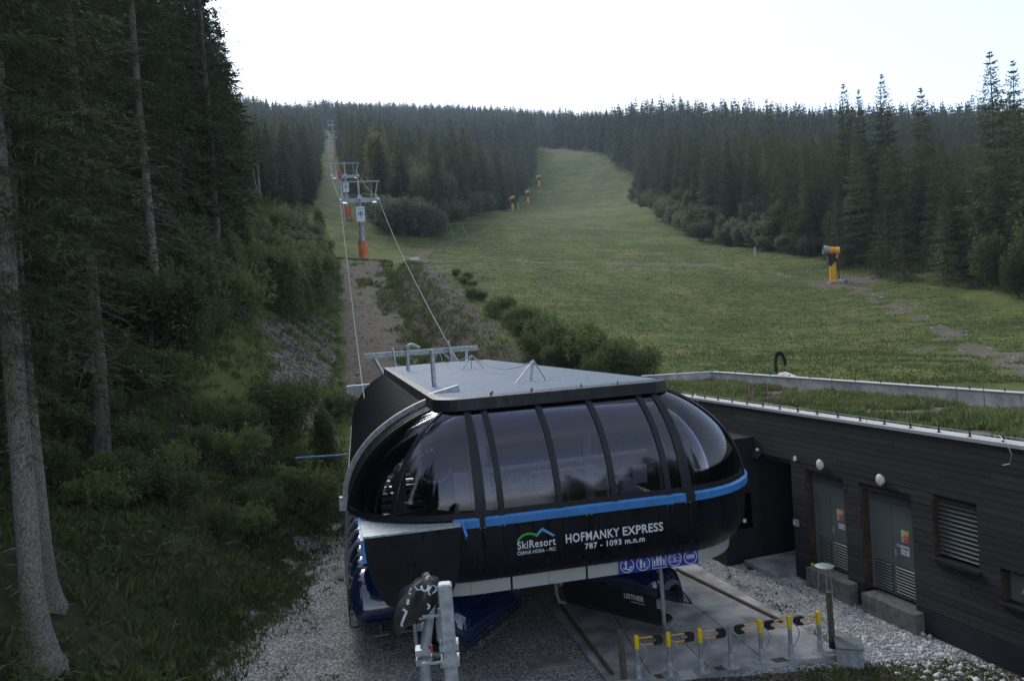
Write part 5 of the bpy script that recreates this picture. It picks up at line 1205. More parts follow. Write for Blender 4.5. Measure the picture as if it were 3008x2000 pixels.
b = MB(); b.loft([[(.12, -.178, 1.72), (.28, -.178, 1.72), (.2, -.178, 1.87)], [(.12, -.174, 1.72), (.28, -.174, 1.72), (.2, -.174, 1.87)]], True, True); b.build('warning_triangle', M['sign_yellow'], bld)
# round wall lamps, sensor, floodlight, socket box
def wlamp(s, z, label):
    e = empty('wall_lamp', bw_(s, 0, z), BA + math.pi / 2, label, 'wall lamp', 'white oval wall lamps')
    b = MB(); b.sphere((0, .05, 0), (.115, .07, .15), 14, 8); b.build('shade', M['lamp'], e, 60); b = MB(); b.disc((0, 0, 0), .0, .12, 18, th=-.03); b.build('base', M['white'], e)
wlamp(6.04, 3.55, 'white oval lamp on the timber wall above the farther metal door'); wlamp(3.84, 3.52, 'white oval lamp on the timber wall above the nearer metal door')
e = empty('motion_sensor', bw_(7.10, 0, 3.57), BA + math.pi / 2, 'tiny pale sensor on the timber wall beside the entrance', 'sensor'); b = MB(); b.bev(-.05, .05, 0, .06, -.07, .05, .012); b.sphere((0, .05, -.05), .045, 8, 5); b.build('housing', M['white'], e)
e = empty('floodlight', bw_(8.75, .05, 3.5), BA + math.pi / 2, 'small black floodlight above the entrance with a white sensor', 'floodlight'); b = MB(); b.box((0, .14, -.05), (.36, .05, .24), tilt=(.7, 'X')); b.bar((0, 0, 0), (0, .12, -.03), .05); b.build('housing', M['anthracite'], e); b = MB(); b.sphere((-.05, .12, .1), .055, 8, 5); b.build('sensor_cap', M['white'], e)
e = empty('socket_box', bw_(7.2, 0.0, 1.64), BA + math.pi / 2, 'small grey socket box on the boards right of the entrance', 'electrical box'); b = MB(); b.bev(-.1, .1, 0, .09, -.09, .1, .015); b.build('housing', M['steel'], e); b = MB(); b.bev(-.06, .06, .09, .11, -.05, .05, .01); b.build('flap', M['white'], e)
# signs on the doors
def dsign(s, z, label):
    e = empty('warning_sign', bw_(s, -.232, z), BA + math.pi / 2, label, 'sign', None); h = .145
    def q(nm, x0, x1, z0, z1, mt, o=0.0): b = MB(); b.bbox(-x1, -x0, .0 + o, .004 + o, z0, z1); b.build(nm, mt, e)
    q('board', -.125, .125, -.16, .15, M['print']); q('yellow_field', -.03, .122, .03, .147, M['sign_yellow'], .0042); q('red_field', -.03, .122, -.157, .024, M['sign_red'], .0042)
    b = MB(); b.loft([[(.115, y, .04), (.04, y, .04), (.078, y, .13)] for y in (.0043, .007)], True, True); b.build('warning_triangle', M['sign_yellow'], e)
    b = MB()
    for zz in (-.03, -.11):
        b.disc((.078, .006, zz), .026, .036, 16, th=-.002); b.bar((.054, .0075, zz + .02), (.102, .0075, zz - .02), .002, .008)
    b.build('ban_ring', M['sign_red'], e)
    b = MB()
    for zz in (.10, .075, -.01, -.03, -.05, -.10, -.12): b.bbox(-.105, .015, .0083, .0095, zz - .003, zz + .003)
    b.build('text_line', M['print'], e)
dsign(5.66, 2.17, 'yellow and red warning sign on the farther metal door'); dsign(3.40, 2.13, 'yellow and red warning sign on the nearer metal door')
def psign(s, z, w, h, label, lines):
    e = empty('white_notice', bw_(s, -.232, z), BA + math.pi / 2, label, 'sign'); b = MB(); b.bbox(-w / 2, w / 2, 0, .004, -h / 2, h / 2); b.build('board', M['print'], e)
    b = MB()
    for x0, x1, z0, z1 in lines: b.bbox(-x1, -x0, .0042, .0055, z0, z1)
    b.build('print', M['anthracite'], e); return e
psign(5.62, 1.86, .25, .15, 'white notice below the warning sign on the farther door', [(-.1, -.02, .03, .045), (-.1, .0, -.02, -.01), (.06, .09, -.045, .0)])
nb_ = psign(3.42, 1.77, .26, .24, 'white notice below the warning sign on the nearer door', [(-.07, .06, -.06, -.045)])
mt_ = text_mesh('TU 8042', .02); co = np.zeros(len(mt_.vertices) * 3); mt_.vertices.foreach_get('co', co); co = co.reshape(-1, 3); nc = np.c_[.10 - co[:, 0] / np.ptp(co[:, 0]) * .2, .0045 + co[:, 2], .02 + co[:, 1] * .085]; mt_.vertices.foreach_set('co', nc.ravel()); mt_.update(); link('lettering', mt_, M['anthracite'], nb_)
psign(3.62, 1.86, .11, .06, 'narrow white sticker left of the notice on the nearer door', [(-.04, .04, -.01, .01)])
b = empty('yellow_jar', bw_(6.42, .17, .551), 0, 'small jar with a yellow lid on the farther door step', 'jar'); j = MB(); j.tube([(0, 0, 0), (0, 0, .09)], .05, 10); j.build('glass', M['steel'], b); j = MB(); j.tube([(0, 0, .09), (0, 0, .12)], .053, 10); j.build('lid', M['yellow'], b)
# foxgloves on the roof
for i, (s, o, h) in enumerate(((9.6, -1.0, .75), (9.35, -1.1, .6), (10.9, -1.2, .6), (10.3, -.9, .5), (6.9, -6.0, .95), (4.6, -6.2, .9), (6.2, -6.3, .7))):
    e = empty('foxglove', bw_(s, o, WT - .12 + .055 * o), rng.uniform(0, 6), ('foxglove spike', 'foxglove spike')[0] + (' near the front edge of the grass roof' if o > -3 else ' by the rear parapet of the grass roof'), 'flower', 'foxgloves near the roof edge' if o > -3 else 'foxgloves by the rear parapet')
    b = MB(); b.tube([(0, 0, 0), (.02, 0, h)], [.012, .005], 5); b.build('stem', M['weed'], e)
    b = MB()
    for k in range(26): z = h * (.35 + .62 * k / 26); a = k * 2.4; r = .035 * (1.15 - k / 26); b.sphere((.02 * z / h + r * math.cos(a), r * math.sin(a), z), (.011, .011, .016), 5, 4)
    b.build('bells', M['pinkflower'], e)
# garland arch and cloth behind the roof
gx_, gy_ = 14.2, 41.5; gz_ = gz(gx_, gy_)
e = empty('garland_arch', (gx_, gy_, gz_), R(-15), 'dark green fir garland arch standing in the grass behind the roof', 'arch')
ap = [(-.42 - .1 * 0, 0, 0), (-.44, 0, .6), (-.38, 0, 1.1), (-.2, 0, 1.42), (.05, 0, 1.5), (.3, 0, 1.35), (.45, 0, 1.0), (.55, 0, .55)]
b = MB(); b.tube([(x * .5, y, z * .72) for x, y, z in ap], .02, 6); b.build('wire_frame', M['anthracite'], e)
pts = np.array(along(ap if False else [(p[0] * .5, p[2] * .72) for p in ap], 1500, .02, .02)); V_, F_ = blades(np.c_[pts[:, 0], rng.normal(0, .03, 1500), pts[:, 1]], rng.normal(0, 1, (1500, 3)), np.full(1500, .12), np.full(1500, .014), rng); link('garland', np_mesh('garland', V_, F_), M['garland'], e)
cl2 = MB(); rr = []
for i, t in enumerate(np.linspace(0, 1, 12)):
    h = .26 * math.sin(math.pi * min(1, t * 1.15 + .05)) ** .7 * (1 - .45 * t) + .02; rr.append([(t * .95 - .4, -.3, 0), (t * .95 - .4, -.2, h * .8 + .02 * math.sin(i * 2)), (t * .95 - .4, 0, h + .03 * math.sin(i * 1.7)), (t * .95 - .4, .25, h * .7), (t * .95 - .4, .35, 0)])
cl2.loft(rr, True, True); pc = (13.2, 30.9); e = empty('cloth_bundle', (11.55, 33.1, WT + .02), R(-68), 'crumpled off-white cloth lying on the rear parapet', 'cloth'); cl2.build('cloth', M['cloth'], e, 60); e.scale = (1, .55, .7)

# ---------------------------------------------------------------- boarding platform and what stands on it
def thing1(name, mb, mt, label, cat, group=None, smooth=False):
    o = mb.build(name, mt, None, smooth); return tag(o, label, cat, group)
SLAB = [(1.62, 16.92), (6.98, 17.62), (7.0, 18.15), (5.36, 24.2), (4.6, 27.5), (-.9, 27.5), (.45, 22.0)]
pf = MB(); pf.prism(SLAB, -.2, .05); po = pf.build('platform', M['concrete']); tag(po, kind='structure')
pj = MB()
for a, b in (((2.6, 17.1), (1.9, 24)), ((3.95, 17.3), (2.8, 24)), ((5.3, 17.5), (3.8, 24))): pj.bar((a[0], a[1], .0505), (b[0], b[1], .0505), .018, .004)
pj.build('expansion_joint', M['dark'], po)
kb = MB(); kbp = [(1.55, 16.72), (7.15, 17.48), (7.12, 17.72), (1.52, 16.96)]; kb.prism(kbp, -.2, .10); ko = kb.build('kerb', M['concrete'], None); tag(ko, kind='structure')
for k in range(6):
    if k in (1, 3, 5):
        t0, t1 = (.22 + k * .69 + .24) / 5.65, (.22 + k * .69 + .58) / 5.65
        b = MB(); A_, B_ = Vector((1.55, 16.74, 0)), Vector((7.15, 17.50, 0)); s, e_ = A_.lerp(B_, t0), A_.lerp(B_, t1); o = Vector((-.06, .2, 0)); b.loft([[tuple(p + Vector((0, 0, z))) for p in (s, e_, e_ + o, s + o)] for z in (.1005, .106)], True, True); b.build('cover_plate', M['soil'], ko)
for nm, a, b, lab in (('wooden_rail', (6.35, 19.55), (4.62, 23.95), 'long brown rail lying along the right side of the concrete platform'), ('wooden_rail', (1.75, 17.3), (.72, 22.3), 'long brown rail lying along the left side of the concrete platform')):
    m_ = MB(); m_.tube([(a[0], a[1], .09), (b[0], b[1], .09)], .045, 8); thing1(nm, m_, M['rust'], lab, 'rail')
TX_ = [(2.29, 17.0), (3.0, 17.04), (3.72, 17.12), (4.42, 17.24), (5.15, 17.38), (5.86, 17.5), (6.57, 17.62)]
def turnstile(x, y, arm, label):
    e = empty('turnstile', (x, y, .102), R(7.5), label, 'turnstile', 'turnstiles in a row at the platform edge')
    b = MB(); b.tube([(0, 0, 0), (0, 0, .012)], .19, 24); b.build('base_plate', M['steel'], e)
    b = MB(); b.tube([(0, 0, .012), (0, 0, .30)], [.058, .055], 12); b.build('foot_sleeve', M['sleeve'], e, 60)
    b = MB(); b.tube([(0, 0, .28), (0, 0, .92)], .046, 12); b.build('post', M['steel'], e, 60)
    b = MB(); b.tube([(.05, 0, .78), (.13, -.02, .74), (.20, -.03, .62), (.205, -.03, .50), (.13, -.02, .34), (.05, 0, .22)], .014, 7); b.build('guide_bar', M['galv'], e, 60)
    if arm:
        b = MB(); b.tube([(0, 0, .66), (0, 0, .90), (0, 0, .955), (0, 0, .965)], [.058, .058, .052, .03], 12); b.build('head', M['yellow'], e, 40)
        b = MB()
        for z in (.88, .72): b.tube([(arm * .05, .01, z), (arm * .40, .01, z)], .014, 6)
        b.build('arm_rod', M['gunyellow'], e)
        b = MB(); P = [(.38, .70), (.38, .74), (.46, .765), (.46, .835), (.38, .86), (.38, .90), (.54, .90), (.585, .875), (.60, .84), (.60, .76), (.585, .725), (.54, .70)]
        b.loft([[(arm * px, .035, pz) for px, pz in P], [(arm * px, -.035, pz) for px, pz in P]], True, True); b.build('paddle', M['rubber'], e)
    else:
        b = MB(); b.tube([(0, 0, .92), (0, 0, .95)], [.046, .04], 12); b.build('cap', M['steel'], e)
    return e
for (x, y), a, l in zip(TX_, (1, 1, 1, 0, -1, -1, -1), ('turnstile at the left end of the row, its yellow arm pointing right', 'second turnstile from the left with its arm pointing right', 'third turnstile from the left with its arm pointing right', 'plain grey turnstile post without yellow head in mid row', 'fifth turnstile from the left with its arm pointing left', 'sixth turnstile from the left with its arm pointing left', 'turnstile at the right end of the row next to the wooden post')): turnstile(x, y, a, l)
def wpost(x, y, h, z, label, base=True):
    e = empty('wooden_post', (x, y, z), 0, label, 'post', 'round wooden posts beside the turnstiles'); b = MB(); b.tube([(0, 0, 0), (-.03, 0, h), (-.03, 0, h + .01)], [.075, .07, .05], 10); b.build('post', M['wood'], e, 60)
    if base: b = MB(); b.bbox(-.24, .24, -.17, .17, -.14, .0); b.build('foot_block', M['concrete'], e); b = MB(); b.tube([(0, 0, .0), (0, 0, .16)], .085, 10); b.build('foot_sleeve', M['rubber'], e)
wpost(6.90, 17.72, 1.3, .15, 'weathered round post at the right end of the turnstile row'); wpost(1.97, 17.02, 1.15, .05, 'brown round post at the left end of the turnstile row', False)
e = empty('metal_cabinet', (7.08, 17.25, 0), R(-18), 'low grey metal box on the ground beside the right wooden post', 'metal box'); b = MB(); b.bbox(-.26, .26, -.3, .3, -.05, .42); b.build('body', M['galv'], e); b = MB(); b.bev(-.29, .29, -.33, .33, .42, .46, .01); b.build('lid', M['doorgreen'], e); b = MB(); b.bar((.1, -.2, .468), (.18, -.05, .468), .012); b.build('scratch_bar', M['galv'], e)
e = empty('round_stand', (7.98, 20.75, 0), 0, 'round grey dish on thin legs standing on the white gravel', 'stand'); b = MB(); b.tube([(0, 0, .93), (0, 0, .96), (0, 0, 1.0), (0, 0, 1.02)], [.16, .24, .25, .2], 20); b.build('dish', M['galv'], e, 40)
for a in (0.3, 2.4, 4.5): b = MB(); b.tube([(.17 * math.cos(a), .17 * math.sin(a), .95), (.22 * math.cos(a), .22 * math.sin(a), 0)], .010, 5); b.build('leg', M['galv'], e)
for (x, y, w, d, r, lab) in ((7.42, 23.95, 1.15, .85, -.25, 'large black rubber mat on the gravel before the entrance step'), (6.45, 24.5, .62, .5, -.2, 'small black rubber mat on the gravel nearer the station')):
    m_ = MB((x, y, 0)); m_.box((x, y, .018), (w, d, .03), r); o = m_.build('rubber_mat', M['mat'], None); o.location = (x, y, 0); tag(o, lab, 'mat')
mc = MB(); mc.bev(-4.95, -4.25, 25.6, 25.9, -.05, .06, .02); thing1('gravel_grate', mc, M['dark'], 'dark drain grate in the grey gravel left of the station', 'grate')
mc = MB((1.0, 17.8, 0)); mc.box((1.0, 17.9, .015), (.95, .65, .03), R(8)); o = thing1('floor_hatch', mc, M['rockgrey'], 'rectangular hatch cover in the gravel left of the platform', 'hatch'); o.location = (.35, 18.2, 0)

# ---------------------------------------------------------------- lift towers and ropes
AX = R(12.2)
def tower(x, y, H, label, tilt=R(3), boards=True, gauge=5.3):
    z = gz(x, y); e = empty('lift_tower', (x, y, z), AX + R(1.5), label, 'lift tower', 'lift towers up the hill')
    s = H / 11.0
    b = MB(); b.tube([(0, 0, -.5), (0, 0, .12)], .9, 12); b.build('footing', M['concrete'], e)
    b = MB(); b.tube([(0, 0, .1), (0, 0, 4.2), (0, 0, 4.25), (0, 0, H - 2.6)], [.46, .44, .37, .34], 16); b.build('pole', M['steel'], e, 40)
    for a0, a1 in ((R(195), R(262)), (R(278), R(345)), (R(20), R(160))):
        b = MB(); P = [(.52, 0), (.66, 0), (.66, 2.3), (.52, 2.3)]; rr = [[(q * math.cos(t), q * math.sin(t), zz + .15) for q, zz in P] for t in np.linspace(a0, a1, 7)]; b.loft(rr, True, True); b.build('pad', M['orange'], e, 40)
    b = MB()
    for k in range(int((H - 4) / .4)): b.bar((-.2, -.38, 3.2 + k * .4), (.2, -.38, 3.2 + k * .4), .03)
    for u in (-.2, .2): b.bar((u, -.38, 3), (u, -.38, H - .6), .04)
    b.build('ladder', M['rust'], e)
    zc = H - 2.7; g = gauge / 2
    b = MB()
    for sgn in (-1, 1): b.loft([[(sgn * .2, -.16, zc - .42), (sgn * .2, .16, zc - .42), (sgn * .2, .16, zc + .28), (sgn * .2, -.16, zc + .28)], [(sgn * 1.1, -.14, zc - .40), (sgn * 1.1, .14, zc - .40), (sgn * 1.1, .14, zc + .22), (sgn * 1.1, -.14, zc + .22)], [(sgn * (g - .2), -.12, zc - .18), (sgn * (g - .2), .12, zc - .18), (sgn * (g - .2), .12, zc + .2), (sgn * (g - .2), -.12, zc + .2)]], True, True)
    b.build('crossarm', M['steel'], e)
    b = MB(); b.bar((-g - .35, 0, H - .15), (g + .35, 0, H - .15), .15, .15); b.build('lifting_beam', M['steel'], e)
    b = MB()
    for sgn in (-1, 1): b.bar((sgn * (g - .5), 0, zc + .1), (sgn * (g + .05), 0, H - .2), .13); b.bar((sgn * (g - .85), -.2, zc - .4), (sgn * (g - .9), -.2, H + .1), .06)
    b.bar((0, 0, zc), (0, 0, H + .2), .26, .26); b.build('beam_strut', M['steel'], e)
    for sgn in (-1, 1):
        b = MB()
        for k in range(6):
            yy = -1.5 + k * .6; rr = [[(sgn * g + dx, yy + .23 * math.cos(2 * math.pi * j / 12), zc + .02 + .23 * math.sin(2 * math.pi * j / 12) + yy * .22) for j in range(12)] for dx in (-.05, .05)]; b.loft(rr, True, True)
        b.bar((sgn * (g - .1), -1.7, zc - .35), (sgn * (g - .1), 1.7, zc + .38), .08, .2); b.build('sheave_train', M['galv'], e)
        b = MB(); x0, x1 = sgn * (g - .95), sgn * (g - .25)
        b.bar(((x0 + x1) / 2, -1.6, zc - .75), ((x0 + x1) / 2, 1.6, zc - .05), .7, .05)
        for yy in (-1.6, 0, 1.6):
            for xx in (x0, x1): b.bar((xx, yy, zc - .4 + yy * .22), (xx, yy, zc + .65 + yy * .22), .035)
        for xx in (x0, x1): b.bar((xx, -1.6, zc + .3), (xx, 1.6, zc + 1.0), .035)
        b.build('service_platform', M['steel'], e)
    b = MB()
    for sgn in (-1, 1): b.bar((sgn * .45, -.15, zc + .75), (sgn * (g - .95), -.15, zc + .75), .035); b.bar((sgn * .45, -.15, zc + .2), (sgn * .45, -.15, zc + .75), .035)
    b.build('handrail', M['steel'], e)
    if boards:
        def bd(nm, w, h, zz, mt, dy=0): b = MB(); b.bbox(-w / 2, w / 2, -.50 + dy, -.47 + dy, zz, zz + h); return b.build(nm, mt, e)
        bd('notice_board', 1.15, 2.1, H * .47, M['paper']); bd('notice_print', .75, .55, H * .47 + .85, M['print_blue'], -.035); bd('notice_print', .9, .12, H * .47 + 1.75, M['steel'], -.035); bd('notice_edge', .08, 1.1, H * .47 + .45, M['rubber'], -.036)
        o = bpy.context.scene.objects  # keep names plain
        bd('sign_board', .52, .95, H * .47 + 2.75, M['paper'])
        b = MB(); b.disc((0, -.505, H * .47 + 3.45), .13, .2, 16); b.build('ban_ring', M['orange'], e); b = MB(); b.disc((0, -.505, H * .47 + 3.0), 0, .2, 16); b.build('rule_disc', M['sign_blue'], e)
        bd('number_plate', .34, .4, zc - .4 + .1, M['white'])
    return e
def rp(u, v): return (u * CA - v * SA, u * SA + v * CA)
T = [(-20.1, 110.4, 11.0), (-31.1, 157, 11.3), (-68, 327, 11.0), (-98.6, 471, 11.2)]
labs = ('nearest lift tower with orange padding and a large white notice board', 'second lift tower, half hidden behind the nearest one', 'third lift tower, thin and far up the cleared strip', 'farthest lift tower at the top of the cleared strip')
for (x, y, h), l in zip(T, labs): tower(x, y, h, l, boards=(y < 200))
for sgn, lab, sy, end in ((-1, 'left hauling rope of the lift, running up over the tower tops', 34.3, .42), (1, 'right hauling rope of the lift, running up over the tower tops', 34.3, 5.0)):
    pts = [(*rp(end, sy), 5.7), (*rp(end, sy - 12), 5.0)][::-1]
    prev = Vector(pts[-1]); c, s_ = math.cos(AX + R(1.5)), math.sin(AX + R(1.5))
    for x, y, h in T:
        nxt = Vector((x + sgn * 2.65 * c, y + sgn * 2.65 * s_, gz(x, y) + h - 2.42)); L_ = (nxt - prev).length
        pts += [tuple(prev.lerp(nxt, k / 10) - Vector((0, 0, 4 * L_ * .012 * (k / 10) * (1 - k / 10)))) for k in range(1, 11)]; prev = nxt
    pts.append((prev.x - 60, prev.y + 240, prev.z + 95))
    b = MB(); b.tube(pts, .024, 6); o = b.build('hauling_rope', M['rope'], None, 60); tag(o, lab, 'rope', 'hauling ropes')
# a second thin pole with a red head behind the towers
e = empty('snow_lance', (-28.6, 141, gz(-28.6, 141)), 0, 'thin grey snow lance with a red head left of the lift towers', 'snow lance'); b = MB(); b.tube([(0, 0, 0), (-.2, 0, 9)], [.22, .14], 8); b.build('pole', M['steel'], e, 60); b = MB(); b.tube([(-.2, 0, 9), (-.22, 0, 9.25), (-.25, 0, 10.3)], [.14, .3, .34], 8); b.build('head', M['redpaint'], e)
# red vehicles parked at the far tower
for i, (dx, lab) in enumerate(((-4.6, 'small dark red vehicle left of the farthest tower'), (4.0, 'small bright red vehicle right of the farthest tower'))):
    x, y = -98.6 + dx, 469 + i * 2; e = empty('snow_groomer', (x, y, gz(x, y)), R(20), lab, 'vehicle')
    b = MB(); b.bev(-1.7, 1.7, -2.2, 1.0, .9, 1.8, .2); b.build('body', M['redpaint'], e); b = MB(); b.bev(-1.2, 1.2, -.2, 1.6, 1.8, 3.2, .3); b.build('cab', M['redpaint'] if i else M['rubber'], e); b = MB(); b.bbox(-1.0, 1.0, -.22, -.2, 2.1, 2.9); b.build('window', M['glass_dark'], e)
    b = MB()
    for s in (-1, 1): b.bev(s * 1.5 - .45, s * 1.5 + .45, -2.4, 2.0, 0, .9, .3)
    b.build('track', M['rubber'], e)

# ---------------------------------------------------------------- snow guns
def snow_gun(x, y, H, face, label, hose=True):
    e = empty('snow_gun', (x, y, gz(x, y)), face, label, 'snow gun', 'yellow snow guns along the slope'); s = H / 4.4
    b = MB(); b.bbox(-.7, 1.1, -.7, .7, -.4, .08); b.build('base_slab', M['concrete'], e)
    def oval(z, rx, ry, oy=0): return [(rx * s * math.cos(t), oy * s + ry * s * math.sin(t), z * s) for t in np.linspace(0, 2 * math.pi, 17)[:-1]]
    b = MB(); b.loft([oval(.08, .44, .40), oval(.5, .43, .39), oval(1.9, .42, .38)], True, True); b.build('mast_padding', M['gunyellow'], e, 50)
    # upper padding with a slanting top, higher on one side
    b = MB(); top = [(.42 * s * math.cos(t), .38 * s * math.sin(t), (2.05 + .28 * math.tanh(2.2 * math.cos(t)) + .12) * s) for t in np.linspace(0, 2 * math.pi, 17)[:-1]]; b.loft([oval(1.9, .42, .38), top], False, True); b.build('mast_padding', M['gunyellow'], e, 50)
    b = MB(); b.loft([oval(1.9, .33, .3), oval(3.0, .36, .33), oval(3.25, .5, .34), oval(3.45, .46, .3)], True, True); b.bbox(-.55 * s, -.3 * s, -.3 * s, .3 * s, 2.2 * s, 3.2 * s); b.build('swivel_mount', M['rubber'], e, 40)
    ang = R(9)
    def ringp(t, r, n=20): cx, cz = -t * math.cos(ang), t * math.sin(ang); return [(s * (cx + r * math.cos(a) * math.sin(ang)), s * r * math.sin(a), s * (3.82 + cz + r * math.cos(a) * math.cos(ang))) for a in np.linspace(0, 2 * math.pi, n + 1)[:-1]]
    b = MB(); b.loft([ringp(-.85, .30), ringp(-.82, .48), ringp(-.6, .50), ringp(-.45, .42), ringp(.45, .44)], True, True)
    for k in range(5): t = -.3 + .0 * k; b.bar((s * .35, -.43 * s, s * (3.62 + k * .1)), (-s * .35, -.44 * s, s * (3.72 + k * .1)), .02, .03)
    b.bar((s * .62, 0, s * 3.4), (s * .45, 0, s * 2.9), .3 * s, .2 * s); b.build('fan_housing', M['gunyellow'], e, 50)
    b = MB(); b.loft([ringp(.45, .45), ringp(.5, .52), ringp(.95, .53), ringp(1.0, .50), ringp(1.0, .42), ringp(.7, .40)], False, False); b.build('nozzle_ring', M['gunnozzle'], e, 40)
    b = MB(); b.loft([ringp(.68, .41), ringp(.69, .41)], True, True); b.loft([ringp(.6, .16), ringp(.9, .10)], True, True); b.build('fan', M['dark'], e)
    b = MB(); b.tube([(.52 * s, .1, 3.0 * s), (.66 * s, .1, 1.6 * s), (.72 * s, .1, .5), (.85 * s, .1, .15)], .06 * s, 8); b.build('hose', M['anthracite'], e, 60)
    if hose: b = MB(); b.bev(.75, 1.5, -.4, .4, .08, .3, .03); b.tube([(.85, 0, .3), (.85, 0, .7), (.95, 0, .75)], .05, 8); b.build('hydrant_box', M['galv'], e)
    return e
snow_gun(39.6, 95, 4.45, R(-8), 'big near snow gun, yellow on a yellow mast, at the right edge of the slope')
snow_gun(3.2, 261, 4.9, R(178), 'lowest of three small distant snow guns at the strip edge'); snow_gun(10.2, 313, 4.9, R(178), 'middle one of three small distant snow guns'); snow_gun(17.2, 356, 4.9, R(178), 'highest of three small distant snow guns')
# little markers in the meadow
def pole_marker(x, y, h, r, mt, label, nm='marker_post'):
    b = MB(); b.tube([(0, 0, -.1), (0, 0, h * .55), (0, 0, h * .56), (0, 0, h), (0, 0, h + .01)], [r, r, r * .8, r * .8, r * .3], 10); o = b.build(nm, mt, None, 40); o.location = (x, y, gz(x, y)); tag(o, label, 'post')
pole_marker(37.6, 118, 1.5, .2, M['parapet'], 'pale concrete marker post under the right shrubs'); pole_marker(5.2, 268, 2.3, .25, M['parapet'], 'thin pale post beside the lowest distant snow gun')
b = MB(); b.bev(-.65, .65, -.25, .25, -.1, .42, .05); o = b.build('concrete_block', M['white'], None); o.location = (-13.6, 115.5, gz(-13.6, 115.5)); tag(o, 'small white block where the earth paths meet', 'block')
b = MB(); b.tube([(0, 0, 0), (0, 0, 1.0)], .04, 6); o = b.build('red_stake', M['redpaint'], None); o.location = (-11.2, 116.2, gz(-11.2, 116.2)); tag(o, 'thin red stake beside the white block', 'stake')
e = empty('wooden_barrier', (-9.5, 146.5, gz(-9.5, 146.5)), R(10), 'low grey wooden barrier before the shrubs behind the towers', 'barrier'); b = MB(); b.bar((-2.2, 0, 2.2), (2.6, 0, 2.3), .12); b.build('rail', M['bark_pale'], e)
for x in (-.8, 1.6): b = MB(); b.bar((x, 0, 2.3), (x + .8, -.2, -.2), .14); b.build('leg', M['bark_pale'], e)
e = empty('junction_box', (*rp(2.6, 47), gz(*rp(2.6, 47))), AX, 'pale box on a stake in the lift cutting behind the roof', 'box'); b = MB(); b.bev(-.35, .35, -.1, .1, .6, 1.3, .03); b.build('housing', M['steel'], e); b = MB(); b.bar((0, .05, -.2), (0, .05, .6), .1); b.build('stake', M['galv'], e)
e = empty('small_ladder', (*rp(2.7, 52), gz(*rp(2.7, 52))), AX, 'small metal ladder lying on the floor of the lift cutting', 'ladder'); b = MB()
for x in (-.45, .45): b.bar((x, 0, -.1), (x, .4, 1.3), .06)
for z in (.3, .7, 1.1): b.bar((-.45, z * .3, z), (.45, z * .3, z), .05)
b.build('frame', M['galv'], e)

# ---------------------------------------------------------------- galvanised mast and covered nozzle in the foreground
PX, PY = -1.20, 11.0
e = empty('galvanised_mast', (PX, PY, 0), R(4), 'square galvanised mast with bolted clamps in the foreground', 'mast')
b = MB(); b.bev(-.1, .1, -.1, .1, -.1, 4.56, .022); b.build('post', M['galv'], e)
for z in (3.62, 3.40):
    b = MB(); b.bbox(-.135, .14, -.128, -.101, z, z + .09); b.bbox(-.135, .14, .101, .128, z, z + .09); b.bbox(-.128, -.101, -.101, .101, z, z + .09); b.bbox(.101, .13, -.101, .101, z, z + .09); c_ = b.build('clamp', M['galv'], e)
    b = MB()
    for x in (-.115, .12): b.sphere((x, -.135, z + .045), .016, 8, 5)
    b.build('bolt', M['galv'], c_)
b = MB(); b.bar((-.35, .02, 4.1), (-.1, .0, 4.1), .03); b.bar((-.4, .02, 3.42), (-.1, 0, 3.42), .03); b.build('bracket', M['galv'], e)
e = empty('snow_lance', (PX - .42, PY + .35, 0), R(4), 'grey snow lance with its head wrapped in black lettered plastic', 'snow lance')
b = MB(); b.tube([(.0, 0, -.1), (.0, 0, 3.2), (.02, 0, 3.45), (.08, 0, 3.75), (.17, .02, 4.2), (.19, .02, 4.35)], [.078, .078, .078, .076, .07, .066], 12); b.build('pipe', M['galv'], e, 50)
b = MB()
for z in (3.28, 3.42): b.bbox(-.115, .115, -.105, .105, z, z + .085)
b.build('flange', M['galv'], e)
b = MB(); b.box((.115, -.06, 3.5), (.05, .03, .10)); b.tube([(.0, -.09, 2.98), (.0, -.115, 2.98)], .05, 12); b.build('red_marker', M['redpaint'], e)
b = MB(); b.tube([(.28, .02, 4.05), (.24, .03, 3.85), (.24, .02, 3.6), (.36, .0, 3.35), (.42, 0, 3.2)], .035, 8); b.build('hose', M['steel'], e, 60)
b = MB(); b.bbox(-.62, .45, -.42, .5, 2.42, 2.47); b.build('grating', M['galv'], e)
b = MB(); rr = []
for k in range(7):
    for_ = k / 6; rr.append([(-.62 + .17 * i, -.424, 2.47 + .0) for i in range(2)])
for i in range(7): b.bbox(-.62 + i * .17, -.60 + i * .17, -.428, -.42, 2.32, 2.47)
b.build('grating_edge', M['galv'], e)
# crumpled cover: a draped bag built over the nozzle head
g_ = np.random.default_rng(77); rings = []; nn_ = 26
spine = [(-.10, 0, 3.90, .10), (-.06, .01, 4.02, .21), (-.02, .02, 4.16, .25), (.02, .03, 4.30, .25), (.06, .03, 4.42, .22), (.10, .03, 4.51, .15), (.12, .03, 4.555, .05)]
prof2 = []
for k, (x, y, z, r) in enumerate(spine):
    rr = []
    for j in range(nn_):
        a = 2 * math.pi * j / nn_; f = 1 + .16 * math.sin(5 * a + k * .5) + .10 * math.sin(9 * a - k * .9) + g_.normal(0, .025)
        ex = 1.35 if math.cos(a) < 0 else 1.05
        rr.append((x + r * f * ex * math.cos(a) - (.12 * max(0, -math.cos(a)) * (4.45 - z) * 1.6), y + r * f * .85 * math.sin(a), z - (.20 * max(0, -math.cos(a)) ** 2 * (1 if k < 3 else .35)) + g_.normal(0, .008)))
    rings.append(rr)
b = MB(); b.loft(rings, False, True); cov = b.build('cover', M['blackcloth'], e, 40)
